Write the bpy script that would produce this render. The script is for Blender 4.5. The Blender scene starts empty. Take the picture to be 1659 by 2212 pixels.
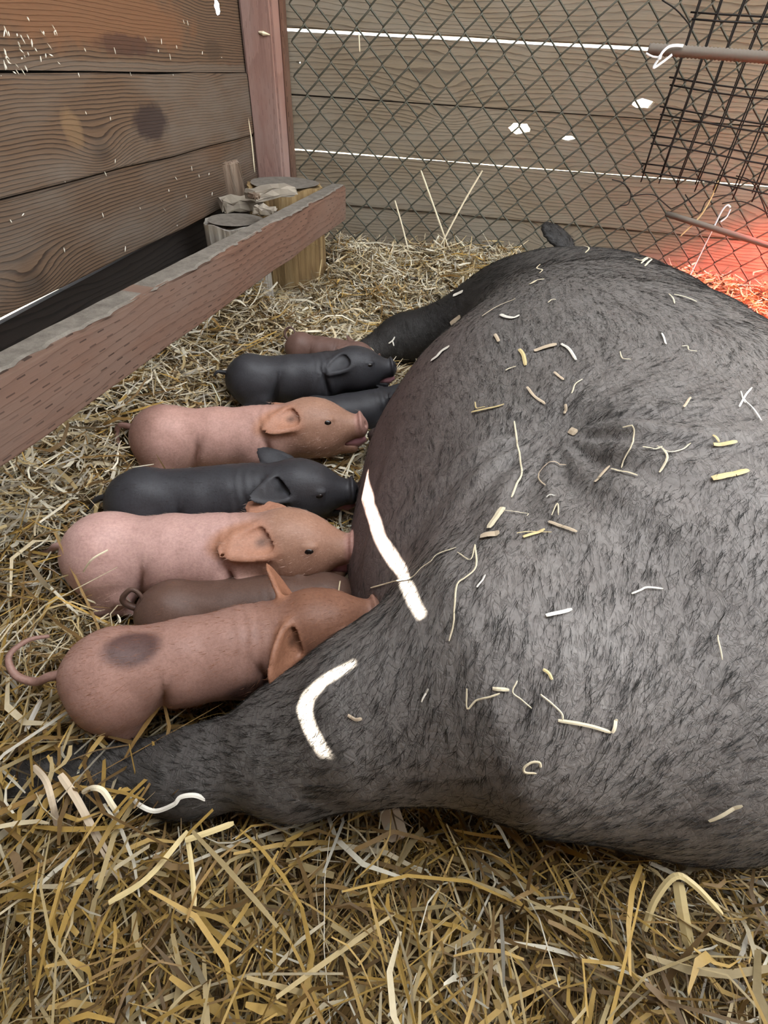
import bpy, bmesh, math, random
import numpy as np
from mathutils import Vector, Matrix
from mathutils.bvhtree import BVHTree

random.seed(7)
rng = np.random.default_rng(7)
scene = bpy.context.scene
C = scene.collection

# ---------------------------------------------------------------- camera
W, H, FPX = 1659.0, 2212.0, 1050.0
PITCH, ROLL, YAW = math.radians(42.47), math.radians(3.454), math.radians(7.298)
CAM = np.array([0.0, 0.0, 0.60])
def cam_axes():
    f = np.array([-math.sin(YAW), math.cos(YAW), 0]); r = np.array([math.cos(YAW), math.sin(YAW), 0]); u = np.array([0, 0, 1.0])
    f2 = math.cos(PITCH) * f - math.sin(PITCH) * u; u2 = math.sin(PITCH) * f + math.cos(PITCH) * u
    r2 = math.cos(ROLL) * r + math.sin(ROLL) * u2; u3 = -math.sin(ROLL) * r + math.cos(ROLL) * u2
    return r2, u3, f2
CR, CU, CF = cam_axes()
def ray(x, y): return CF + CR * (x - W / 2) / FPX - CU * (y - H / 2) / FPX
def at(x, y, axis, val):                       # where the line of sight through a photo pixel meets a plane
    d = ray(x, y); return CAM + d * ((val - CAM[axis]) / d[axis])
def atz(x, y, z): return at(x, y, 2, z)
cd = bpy.data.cameras.new('camera'); cam = bpy.data.objects.new('camera', cd); C.objects.link(cam)
cd.sensor_fit = 'HORIZONTAL'; cd.sensor_width = 36; cd.lens = FPX / W * 36; cd.clip_start = .01; cd.clip_end = 100
cam.matrix_world = Matrix(((CR[0], CU[0], -CF[0], CAM[0]), (CR[1], CU[1], -CF[1], CAM[1]), (CR[2], CU[2], -CF[2], CAM[2]), (0, 0, 0, 1)))
scene.camera = cam

# ---------------------------------------------------------------- world, sun, exposure
world = bpy.data.worlds.new('sky'); scene.world = world; world.use_nodes = True
bg = world.node_tree.nodes['Background']; bg.inputs[0].default_value = (.93, .96, 1.0, 1); bg.inputs[1].default_value = 1.0
SUN = np.array([-.70, -.12, .665]); SUN /= np.linalg.norm(SUN)      # towards the sun, beyond the left wall
sl = bpy.data.lights.new('sun', 'SUN'); sun = bpy.data.objects.new('sun', sl); C.objects.link(sun)
sl.energy = 16.0; sl.color = (1, .93, .80); sl.angle = math.radians(.42)
sun.rotation_euler = Vector(SUN).to_track_quat('Z', 'Y').to_euler()
scene.view_settings.view_transform = 'Standard'; scene.view_settings.look = 'None'
scene.view_settings.gamma = 1.0; scene.view_settings.use_curve_mapping = False
scene.view_settings.exposure = 2.8
scene.cycles.max_bounces = 3; scene.cycles.diffuse_bounces = 3; scene.cycles.glossy_bounces = 1; scene.cycles.transmission_bounces = 0; scene.cycles.transparent_max_bounces = 2; scene.cycles.adaptive_threshold = .07; scene.cycles.caustics_reflective = False; scene.cycles.caustics_refractive = False

# ---------------------------------------------------------------- helpers
def prop(o, label=None, cat=None, group=None, kind=None):
    if label: o['label'] = label
    if cat: o['category'] = cat
    if group: o['group'] = group
    if kind: o['kind'] = kind
    return o
def empty(name, loc=(0, 0, 0), parent=None):
    o = bpy.data.objects.new(name, None); o.empty_display_size = .05; C.objects.link(o); o.location = loc
    if parent: o.parent = parent
    return o
def mesh_obj(name, verts, faces, mat=None, parent=None, smooth=False):
    me = bpy.data.meshes.new(name)
    if isinstance(verts, np.ndarray) and isinstance(faces, np.ndarray):
        nf, k = faces.shape
        me.vertices.add(len(verts)); me.vertices.foreach_set('co', verts.astype(np.float32).ravel())
        me.loops.add(nf * k); me.loops.foreach_set('vertex_index', faces.astype(np.int32).ravel())
        me.polygons.add(nf); me.polygons.foreach_set('loop_start', np.arange(0, nf * k, k, dtype=np.int32)); 
        me.update(calc_edges=True); me.validate()
    else:
        me.from_pydata([tuple(v) for v in verts], [], [tuple(f) for f in faces])
    if smooth: me.polygons.foreach_set('use_smooth', np.ones(len(me.polygons), bool))
    if mat: me.materials.append(mat)
    o = bpy.data.objects.new(name, me); C.objects.link(o)
    if parent: o.parent = parent
    return o
def bm_obj(name, bm, mat=None, parent=None, smooth=False):
    me = bpy.data.meshes.new(name); bm.to_mesh(me); bm.free()
    if smooth: me.polygons.foreach_set('use_smooth', np.ones(len(me.polygons), bool))
    if mat: me.materials.append(mat)
    o = bpy.data.objects.new(name, me); C.objects.link(o)
    if parent: o.parent = parent
    return o
def box_bm(L, T, Hh, bev=.003, segx=1, jag=0):
    """box centred on the origin: length x, thickness y, height z; optional uneven long edges"""
    bm = bmesh.new(); bmesh.ops.create_cube(bm, size=1)
    for v in bm.verts: v.co = Vector((v.co.x * L, v.co.y * T, v.co.z * Hh))
    if segx > 1:
        ed = [e for e in bm.edges if abs(e.verts[0].co.x - e.verts[1].co.x) > L * .5]
        bmesh.ops.subdivide_edges(bm, edges=ed, cuts=segx - 1, use_grid_fill=True)
    if bev: bmesh.ops.bevel(bm, geom=list(bm.edges) if segx == 1 else [e for e in bm.edges if e.calc_face_angle(0) > 1], offset=bev, segments=2, affect='EDGES')
    if jag:
        for v in bm.verts:
            v.co.z += jag * (math.sin(v.co.x * 17 + L) + .6 * math.sin(v.co.x * 41 + 2))
            v.co.y += jag * .6 * math.sin(v.co.x * 23 + 5)
    return bm
def tube(pts, rad, sides=6, cap=True):
    """tube along a polyline; rad is a number or a list"""
    pts = np.asarray(pts, float); n = len(pts)
    rad = np.full(n, rad) if np.isscalar(rad) else np.asarray(rad, float)
    tan = np.gradient(pts, axis=0); tan /= np.linalg.norm(tan, axis=1, keepdims=True) + 1e-12
    ref = np.array([0, 0, 1.0]) if abs(tan[0][2]) < .9 else np.array([1.0, 0, 0])
    V = []; u = np.cross(ref, tan[0]); u /= np.linalg.norm(u)
    for i in range(n):
        u = u - tan[i] * (u @ tan[i]); u /= np.linalg.norm(u) + 1e-12; w = np.cross(tan[i], u)
        for k in range(sides):
            a = 2 * math.pi * k / sides; V.append(pts[i] + rad[i] * (math.cos(a) * u + math.sin(a) * w))
    F = [(i * sides + k, i * sides + (k + 1) % sides, (i + 1) * sides + (k + 1) % sides, (i + 1) * sides + k) for i in range(n - 1) for k in range(sides)]
    if cap: F += [tuple(range(sides - 1, -1, -1)), tuple((n - 1) * sides + k for k in range(sides))]
    return V, F
def catmull(pts, n=6):
    pts = [np.asarray(p, float) for p in pts]; P = [2 * pts[0] - pts[1]] + pts + [2 * pts[-1] - pts[-2]]; out = []
    for i in range(1, len(P) - 2):
        for s in np.linspace(0, 1, n, endpoint=False):
            a, b, c_, d = P[i - 1], P[i], P[i + 1], P[i + 2]
            out.append(.5 * (2 * b + (c_ - a) * s + (2 * a - 5 * b + 4 * c_ - d) * s * s + (3 * b - a - 3 * c_ + d) * s ** 3))
    out.append(pts[-1]); return np.array(out)

# ---------------------------------------------------------------- materials
class NT:
    def __init__(s, name):
        s.m = bpy.data.materials.new(name); s.m.use_nodes = True; s.t = s.m.node_tree
        s.b = s.t.nodes['Principled BSDF']; s.b.inputs['Specular IOR Level'].default_value = .3
    def n(s, typ, **kw):
        nd = s.t.nodes.new(typ)
        for k, v in kw.items():
            if k.startswith('i_'): s.put(nd.inputs[k[2:].replace('_', ' ')], v)
            elif k.startswith('x'): s.put(nd.inputs[int(k[1:])], v)
            else: setattr(nd, k, v)
        return nd
    def put(s, sock, v):
        if isinstance(v, bpy.types.NodeSocket): s.t.links.new(v, sock)
        elif isinstance(v, bpy.types.Node): s.t.links.new(v.outputs[0], sock)
        else: sock.default_value = v
    def math(s, op, a, b=0.0, c_=0.0): return s.n('ShaderNodeMath', operation=op, x0=a, x1=b, x2=c_).outputs[0]
    def ramp(s, fac, stops, interp='LINEAR'):
        nd = s.n('ShaderNodeValToRGB'); nd.color_ramp.interpolation = interp; el = nd.color_ramp.elements
        while len(el) < len(stops): el.new(.5)
        for e, (p, col) in zip(el, stops): e.position = p; e.color = (*col, 1) if not np.isscalar(col) else (col, col, col, 1)
        s.put(nd.inputs[0], fac); return nd.outputs[0]
    def mix(s, fac, a, b, mode='MIX'):
        nd = s.n('ShaderNodeMix', data_type='RGBA', blend_type=mode); s.put(nd.inputs[0], fac)
        for i, v in ((6, a), (7, b)): s.put(nd.inputs[i], (*v, 1) if isinstance(v, tuple) and len(v) == 3 else v)
        return nd.outputs[2]
    def noise(s, vec, scale, detail=3, rough=.55, dist=0): return s.n('ShaderNodeTexNoise', i_Vector=vec, i_Scale=scale, i_Detail=detail, i_Roughness=rough, i_Distortion=dist).outputs[0]
    def mapping(s, vec, scale=(1, 1, 1), loc=(0, 0, 0)): return s.n('ShaderNodeMapping', x0=vec, i_Scale=scale, i_Location=loc).outputs[0]
    def bump(s, h, strength=.3, dist=.002, normal=None):
        nd = s.n('ShaderNodeBump', i_Height=h, i_Strength=strength, i_Distance=dist)
        if normal is not None: s.put(nd.inputs['Normal'], normal)
        return nd.outputs[0]
    def out(s, col=None, rough=None, normal=None, **kw):
        if col is not None: s.put(s.b.inputs['Base Color'], (*col, 1) if isinstance(col, tuple) else col)
        if rough is not None: s.put(s.b.inputs['Roughness'], rough)
        if normal is not None: s.put(s.b.inputs['Normal'], normal)
        for k, v in kw.items(): s.put(s.b.inputs[k.replace('_', ' ')], v)
        return s.m
def plain(name, col, rough=.6, metal=0, **kw):
    t = NT(name); return t.out(col, rough, Metallic=metal, **kw)
def wood(name, dark, light, lines=55, contrast=1.0, knots=.8, bump=.5, grey=None, stain=None, incise=0, wob=9.0, marks=()):
    """sawn plank: grain runs along local X, rings bend round knots; every plank gets its own offset"""
    t = NT(name); tc = t.n('ShaderNodeTexCoord'); oi = t.n('ShaderNodeObjectInfo')
    off = t.n('ShaderNodeCombineXYZ', x0=t.math('MULTIPLY', oi.outputs['Random'], 37.0), x1=t.math('MULTIPLY', oi.outputs['Random'], 11.0), x2=t.math('MULTIPLY', oi.outputs['Random'], 5.0))
    v = t.n('ShaderNodeVectorMath', operation='ADD', x0=tc.outputs['Object'], x1=off.outputs[0]).outputs[0]
    vk = t.mapping(v, (2.6, .01, 5.5)); vor = t.n('ShaderNodeTexVoronoi', i_Vector=vk, i_Scale=1.0, i_Randomness=.9)
    d = vor.outputs['Distance']; kn = t.math('POWER', 2.718, t.math('MULTIPLY', t.math('MULTIPLY', d, d), -22.0))
    low = t.noise(t.mapping(v, (1.5, 1, 7)), 1.0, 2, .5)
    sep = t.n('ShaderNodeSeparateXYZ', x0=v)
    g = t.math('ADD', t.math('MULTIPLY', sep.outputs[2], lines), t.math('ADD', t.math('MULTIPLY', low, wob), t.math('MULTIPLY', kn, 7.0 * knots)))
    g = t.math('ADD', g, t.math('MULTIPLY', t.noise(t.mapping(v, (12, 12, 60)), 1.0, 3), .8))
    ring = t.math('FRACT', g)
    late = t.ramp(ring, [(0, 0.0), (.55, .25), (.85, 1.0), (.93, .9), (1, 0.0)])
    fine = t.noise(t.mapping(v, (9, 60, 260)), 1.0, 4, .6)
    fac = t.math('MULTIPLY', t.math('ADD', t.math('MULTIPLY', late, .75 * contrast), t.math('MULTIPLY', fine, .45)), 1.0)
    col = t.mix(fac, light, dark)
    core = t.ramp(t.math('MULTIPLY', kn, knots), [(.55, 0.0), (.8, .85)])
    col = t.mix(core, col, tuple(x * .5 for x in dark))
    if grey:
        gm = t.ramp(t.noise(t.mapping(v, (3, 3, 9)), 1.0, 4, .6), [(.42, 0.0), (.65, 1.0)]); col = t.mix(t.math('MULTIPLY', gm, .7), col, grey)
    if stain:
        sm = t.ramp(t.noise(t.mapping(v, (2.2, 2, 5), (3, 1, 8)), 1.0, 2, .5), [(.55, 0.0), (.72, 1.0)]); col = t.mix(t.math('MULTIPLY', sm, .75), col, stain)
    for (mx, mz, rx, rz, mc, ms) in marks:                     # stains and knots this very plank has
        so = t.n('ShaderNodeSeparateXYZ', x0=tc.outputs['Object'])
        ex = t.math('DIVIDE', t.math('SUBTRACT', so.outputs[0], mx), rx); ez = t.math('DIVIDE', t.math('SUBTRACT', so.outputs[2], mz), rz)
        dd = t.math('ADD', t.math('SQRT', t.math('ADD', t.math('MULTIPLY', ex, ex), t.math('MULTIPLY', ez, ez))), t.math('MULTIPLY', t.math('SUBTRACT', t.noise(v, 30, 3), .5), .9))
        col = t.mix(t.math('MULTIPLY', t.ramp(dd, [(.65, 1.0), (1.0, 0.0)]), ms), col, mc)
    h = t.math('ADD', t.math('MULTIPLY', late, -.6), fine)
    if incise:
        row = t.math('DIVIDE', sep.outputs[2], .0115); fr = t.math('FLOOR', row)
        uu = t.math('FRACT', t.math('ADD', t.math('DIVIDE', sep.outputs[0], .034), t.math('MULTIPLY', fr, .37)))
        slit = t.math('MULTIPLY', t.math('LESS_THAN', uu, .36), t.math('LESS_THAN', t.math('ABSOLUTE', t.math('SUBTRACT', t.math('FRACT', row), .5)), .075))
        slit = t.math('MULTIPLY', slit, t.ramp(t.noise(v, 9, 2), [(.35, 0.0), (.6, 1.0)]))
        col = t.mix(t.math('MULTIPLY', slit, .8 * incise), col, tuple(x * .25 for x in dark)); h = t.math('SUBTRACT', h, t.math('MULTIPLY', slit, 2.0))
    return t.out(col, .8, t.bump(h, bump, .0015))

M = {}
LBASE = dict(dark=(.034, .021, .013), light=(.135, .084, .050), lines=185, contrast=1.15, knots=.75, bump=.7, wob=6.0)
M['wood_left'] = wood('brown stained plank', grey=(.115, .095, .076), stain=(.11, .058, .03), **LBASE)
M['wood_back'] = wood('weathered grey plank', (.125, .096, .066), (.34, .275, .19), 95, .9, .8, .6, grey=(.30, .265, .21))
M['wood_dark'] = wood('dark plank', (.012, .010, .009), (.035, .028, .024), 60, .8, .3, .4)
M['wood_red'] = wood('red brown treated timber', (.08, .040, .026), (.185, .102, .068), 60, .55, .25, .4, grey=(.16, .108, .082), incise=1.0)
M['wood_post'] = wood('red painted post', (.15, .075, .056), (.29, .175, .145), 30, .35, .2, .3, grey=(.30, .22, .195), incise=.5)

def straw_mat():
    t = NT('straw'); a = t.n('ShaderNodeAttribute', attribute_name='tint')
    tc = t.n('ShaderNodeTexCoord'); f = t.noise(t.mapping(tc.outputs['Object'], (300, 300, 300)), 1.0, 2)
    col = t.mix(t.math('MULTIPLY', f, .45), a.outputs['Color'], t.mix(1.0, a.outputs['Color'], (.45, .40, .33), 'MULTIPLY'))
    return t.out(col, .55, None)
M['straw'] = straw_mat()
M['straw_pale'] = plain('pale straw', (.74, .65, .46), .55)
M['straw_gold'] = plain('golden straw', (.68, .54, .27), .5)
M['straw_white'] = plain('bleached straw', (.78, .74, .64), .5)
M['straw_tan'] = plain('tan chaff', (.56, .45, .32), .7)
M['wire_fence'] = plain('galvanised wire', (.085, .086, .066), .45, .25)
M['wire_black'] = plain('black rusty wire', (.018, .015, .013), .6, .3)
M['rod'] = plain('rusty steel rod', (.19, .16, .13), .8, .1)
M['plastic_white'] = plain('white cable tie plastic', (.78, .80, .82), .35)
M['eye'] = plain('dark wet eye', (.012, .009, .008), .08, Specular_IOR_Level=.6)
M['tongue'] = plain('wet pink mouth', (.42, .20, .22), .3)
M['bulb'] = plain('red heat bulb', (.5, .02, .01), .2)
M['steel'] = plain('lamp reflector', (.6, .6, .6), .35, .9)

# ---------------------------------------------------------------- setting: ground, walls, roof
def hfield(x, y):
    """height of the bedding"""
    x = np.asarray(x, float); y = np.asarray(y, float)
    s = np.clip((y - 1.32) / .44, 0, 1); s = s * s * (3 - 2 * s)
    h = .035 + .105 * s
    wl_ = np.clip((-.40 - x) / .22, 0, 1); h = h + .10 * wl_ * wl_ * (3 - 2 * wl_) * np.clip((1.5 - y) / .5, 0, 1)
    h = h + .15 * np.exp(-(((x + .57) / .11) ** 2 + ((y - 1.22) / .14) ** 2))
    h = h + .012 * np.sin(x * 9 + 1.3) * np.cos(y * 7 + .4) + .006 * np.sin(x * 23 + y * 17)
    return h
def dirt_mat():
    t = NT('dry bedding soil'); tc = t.n('ShaderNodeTexCoord')
    n = t.noise(tc.outputs['Object'], 60, 5, .7); col = t.ramp(n, [(.3, (.045, .028, .012)), (.55, (.13, .085, .04)), (.75, (.26, .19, .10))])
    return t.out(col, .95, t.bump(n, .8, .01))
M['dirt'] = dirt_mat()
def ground_mat():
    t = NT('sunlit dry earth'); tc = t.n('ShaderNodeTexCoord'); n = t.noise(tc.outputs['Object'], 3, 5, .65)
    return t.out(t.ramp(n, [(.3, (.36, .29, .20)), (.7, (.50, .43, .32))]), .95)
M['earth'] = ground_mat()

go = mesh_obj('ground_outside', [(-30, -30, -.06), (30, -30, -.06), (30, 30, -.06), (-30, 30, -.06)], [(0, 1, 2, 3)], M['earth']); prop(go, 'pale dry earth outside the pen', None, kind='structure')
nx, ny = 110, 120
gx, gy = np.meshgrid(np.linspace(-.72, 2.2, nx), np.linspace(-1.2, 1.82, ny), indexing='ij')
gv = np.stack([gx, gy, hfield(gx, gy) - .012], -1).reshape(-1, 3)
ii, jj = np.meshgrid(np.arange(nx - 1), np.arange(ny - 1), indexing='ij'); q = (ii * ny + jj).ravel()
gf = np.stack([q, q + ny, q + ny + 1, q + 1], 1)
fl = mesh_obj('floor', gv, gf, M['dirt'], smooth=True); prop(fl, 'earth floor under the straw bedding', kind='structure')

XL = -.681; YB = 1.834
def plank(parent, name, L, T, Hh, loc, rotz=0, mat=None, jag=.0012, seg=14, rot=(0, 0)):
    o = bm_obj(name, box_bm(L, T, Hh, .0025, seg, jag), mat, parent); o.location = loc; o.rotation_euler = (rot[0], rot[1], rotz); return o
def plank_holes(parent, name, L, T, Hh, loc, rotz, mat, holes, slant=(0, 0)):
    """plank with open knot holes (local x, z, half width, half height)"""
    bm = bmesh.new()
    def loop(pts): 
        vs = [bm.verts.new((p[0], -T / 2, p[1])) for p in pts]
        return [bm.edges.new((vs[i], vs[(i + 1) % len(vs)])) for i in range(len(vs))]
    ed = []
    n = 12; xs = np.linspace(-L / 2, L / 2, n)
    ed += loop([(x, -Hh / 2 + .0012 * math.sin(x * 17)) for x in xs] + [(x, Hh / 2 + .0012 * math.sin(x * 19 + 1)) for x in xs[::-1]])
    for (hx, hz, a, b) in holes:
        m = 14; ed += loop([(hx + a * (1 + .18 * math.sin(3 * k + hx * 50)) * math.cos(2 * math.pi * k / m), hz + b * (1 + .15 * math.cos(2.3 * k + hz * 70)) * math.sin(2 * math.pi * k / m)) for k in range(m)])
    r = bmesh.ops.triangle_fill(bm, edges=ed, use_beauty=True)
    ex = bmesh.ops.extrude_face_region(bm, geom=[f for f in bm.faces])
    for v in ex['geom']:
        if isinstance(v, bmesh.types.BMVert):
            if any(abs(v.co.x - hx) < a * 1.3 and abs(v.co.z - hz) < b * 1.3 for hx, hz, a, b in holes): v.co.x += slant[0]; v.co.z += slant[1]   # a branch knot runs aslant
            v.co.y += T
    bmesh.ops.recalc_face_normals(bm, faces=list(bm.faces))
    o = bm_obj(name, bm, mat, parent); o.location = loc; o.rotation_euler = (0, 0, rotz); return o

# left wall: planks run along Y (local X -> world Y), inner face at XL
wl = prop(empty('wall_left'), 'brown plank wall on the left with wide grain', kind='structure')
T = .038; LY0, LY1 = -1.6, 1.80; LL = LY1 - LY0; LC = (LY0 + LY1) / 2
joints = [.292, .432, .570, .712]
for i in range(len(joints) - 1):
    z0, z1 = joints[i], joints[i + 1]; gap = .003
    dx = [.0, .004, -.003, .002][i % 4]
    if i == 2:
        zc = (z0 + z1) / 2; mk = lambda px, py: (at(px, py, 0, XL)[1] - LC, at(px, py, 0, XL)[2] - zc)
        M['wood_left_red'] = wood('red brown stained plank', marks=[(*mk(200, 30), .42, .055, (.15, .068, .030), .6), (*mk(280, 98), .13, .018, (.035, .016, .012), .7), (*mk(462, 108), .07, .022, (.05, .032, .02), .65), (*mk(250, 150), 1.5, .014, (.12, .10, .08), .45)], **LBASE)
        hp = at(472, 15, 0, XL); plank_holes(wl, 'plank', LL, T, z1 - z0 - gap, (XL - T / 2 + dx, LC, (z0 + z1) / 2), math.pi / 2, M['wood_left_red'], [(hp[1] - LC, hp[2] - (z0 + z1) / 2, .016, .015)], slant=(.086, .004))
    elif i == 1:
        zc = (z0 + z1) / 2; mk = lambda px, py: (at(px, py, 0, XL)[1] - LC, at(px, py, 0, XL)[2] - zc)
        M['wood_left_spot'] = wood('brown plank with a dark stain', grey=(.115, .095, .076), marks=[(*mk(322, 265), .075, .036, (.022, .013, .012), .82), (*mk(152, 278), .026, .030, (.19, .12, .06), .5)], **LBASE)
        plank(wl, 'plank', LL, T, z1 - z0 - gap, (XL - T / 2 + dx, LC, zc), math.pi / 2, M['wood_left_spot'], .0016, 18)
    else:
        plank(wl, 'plank', LL, T, z1 - z0 - gap, (XL - T / 2 + dx, LC, (z0 + z1) / 2), math.pi / 2, M['wood_left'], .0016, 18)
# bottom plank, stain and shade both in its dark colour, set back behind the others, with a small hole and a slit of daylight above it
hp = at(364, 527, 0, XL - .03)
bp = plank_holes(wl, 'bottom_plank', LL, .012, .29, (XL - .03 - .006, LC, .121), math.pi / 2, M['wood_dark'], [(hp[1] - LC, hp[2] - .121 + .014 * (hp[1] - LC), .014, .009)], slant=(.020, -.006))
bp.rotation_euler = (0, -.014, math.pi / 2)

# back wall: planks along X, front face at YB
wb = prop(empty('wall_back'), 'weathered grey plank wall behind the wire fence', kind='structure')
BX0, BX1 = -.72, 2.9; BL = BX1 - BX0; BC = (BX0 + BX1) / 2
bj = [-.03, .114, .254, .394, .526, .666, .808, .95]
def hole_at(px, py): p = at(px, py, 1, YB); return p
holes_px = {(1122, 278): (.030, .013), (1228, 299): (.020, .006), (1390, 224): (.030, .010), (972, 229): (.009, .004), (1119, 472): (.007, .004), (1563, 517): (.005, .004), (875, 75): (.012, .004), (645, 135): (.006, .003)}
for i in range(len(bj) - 1):
    z0, z1 = bj[i], bj[i + 1]; zc = (z0 + z1) / 2
    gt = {.666: .0045, .394: .0040}.get(z1, .0012); gb = {.666: .001, .394: .001}.get(z0, .0012)
    hh = z1 - gt - z0 - gb; zc = (z0 + gb + z1 - gt) / 2
    hs = []
    for (px, py), (a, b) in holes_px.items():
        p = at(px, py, 1, YB)
        if z0 + .008 < p[2] < z1 - .008: hs.append((p[0] - BC, p[2] - zc, a, b))
    dy = [.0, .003, -.002, .002][i % 4]
    if hs: plank_holes(wb, 'plank', BL, .03, hh, (BC, YB + .015 + dy, zc), 0, M['wood_back'], hs)
    else: plank(wb, 'plank', BL, .03, hh, (BC, YB + .015 + dy, zc), 0, M['wood_back'], .0008, 18)
for z_ in (.114, .254, .526, .808):
    o = bm_obj('joint_batten', box_bm(BL, .012, .03, 0), M['wood_dark'], wb); o.location = (BC, YB + .040, z_)
o = bm_obj('gable_sheet', box_bm(BL, .012, 1.47, 0), M['wood_back'], wb); o.location = (BC, YB + .03, .952 + .735)
roof = prop(empty('ceiling'), 'unseen plank roof shaped to light the pigs below', kind='structure')
for k in list(range(5)) + list(range(14, 19)):       # unseen roof, open strip shaped to light the pigs and dim front and back
    plank(roof, 'roof_plank', 3.7, .02, .16, (1.0, 1.95 - k * .158, 2.44), 0, M['wood_dark'], 0, 1, rot=(math.pi / 2, 0))

wf = prop(empty('shade_wall'), 'unseen plank wall added behind the viewer to darken the foreground', kind='structure')  # unseen wall added to keep light off the front bedding
for k in range(14): plank(wf, 'plank', 3.6, .03, .138, (1.1, -.75, .08 + k * .14), 0, M['wood_left'], .0008, 6)
# corner post
po = prop(empty('corner_post', (XL + .0445, 1.725 + .0445, 0)), 'red brown square wooden post in the corner of the pen', 'post')
b = box_bm(1.9, .089, .089, .007, 6, 0); o = bm_obj('post_timber', b, M['wood_post'], po); o.rotation_euler = (0, -math.pi / 2, 0); o.location = (0, 0, .9)
b = box_bm(1.9, .03, .012, .003, 1, 0); o = bm_obj('side_batten', b, M['wood_red'], po); o.rotation_euler = (0, -math.pi / 2, 0); o.location = (.0505, .028, .9)
o = mesh_obj('chipped_knot', *((lambda V, F: (V, F))(*tube([(.0, -.0455, .652), (.012, -.0462, .65), (.03, -.0455, .648)], [.002, .005, .001], 6))), M['straw_pale'], po)
o.location = (.005, 0, 0)

# ---------------------------------------------------------------- signed distance modelling of the animals
def ell(P, c, r, R=None):
    q = P - np.asarray(c, np.float32)
    if R is not None: q = q @ np.asarray(R, np.float32)
    r = np.asarray(r, np.float32)
    k0 = np.sqrt(((q / r) ** 2).sum(-1)); k1 = np.sqrt(((q / (r * r)) ** 2).sum(-1)) + 1e-9
    return k0 * (k0 - 1) / k1
def cone(P, a, b, ra, rb):
    a = np.asarray(a, np.float32); b = np.asarray(b, np.float32); ab = b - a
    t = np.clip(((P - a) @ ab) / (ab @ ab), 0, 1)
    return np.sqrt(((P - a - t[..., None] * ab) ** 2).sum(-1)) - (ra + (rb - ra) * t)
def smin(a, b, k):
    h = np.maximum(k - np.abs(a - b), 0) / k; return np.minimum(a, b) - h * h * k * .25
def leaf(P, a, E_, L, r0, r1, th):
    """pointed flat ear: tapers along E_[:,0], thin along E_[:,2]"""
    q = (P - np.asarray(a, np.float32)) @ np.asarray(E_, np.float32); k = r0 / th
    t = np.clip(q[..., 0] / L, 0, 1); rr = r0 * (1 - t * t) ** .6 * (1 - .25 * t) + r1
    rad = np.sqrt((q[..., 0] - t * L) ** 2 + q[..., 1] ** 2 + (q[..., 2] * k) ** 2)
    return (rad - rr) / np.maximum(1, k * np.abs(q[..., 2]) * k / (rad + 1e-6))
def prim_eval(P, pr): return ell(P, *pr[3:]) if pr[2] == 'e' else leaf(P, *pr[3:]) if pr[2] == 'f' else cone(P, *pr[3:])
def sdf(P, prims):
    P = np.asarray(P, np.float32); d = np.full(P.shape[:-1], 10, np.float32)
    for pr in prims:
        v = prim_eval(P, pr); d = smin(d, v, pr[1]) if pr[0] == '+' else -smin(-d, v, pr[1])
    return d
def prim_box(pr):
    if pr[2] == 'f': a = np.asarray(pr[3], float); r = pr[5] + pr[6]; return a - r, a + r
    if pr[2] == 'e': r = max(pr[4]); c = np.asarray(pr[3], float); return c - r, c + r
    a, b = np.asarray(pr[3], float), np.asarray(pr[4], float); r = max(pr[5], pr[6]); return np.minimum(a, b) - r, np.maximum(a, b) + r
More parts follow.
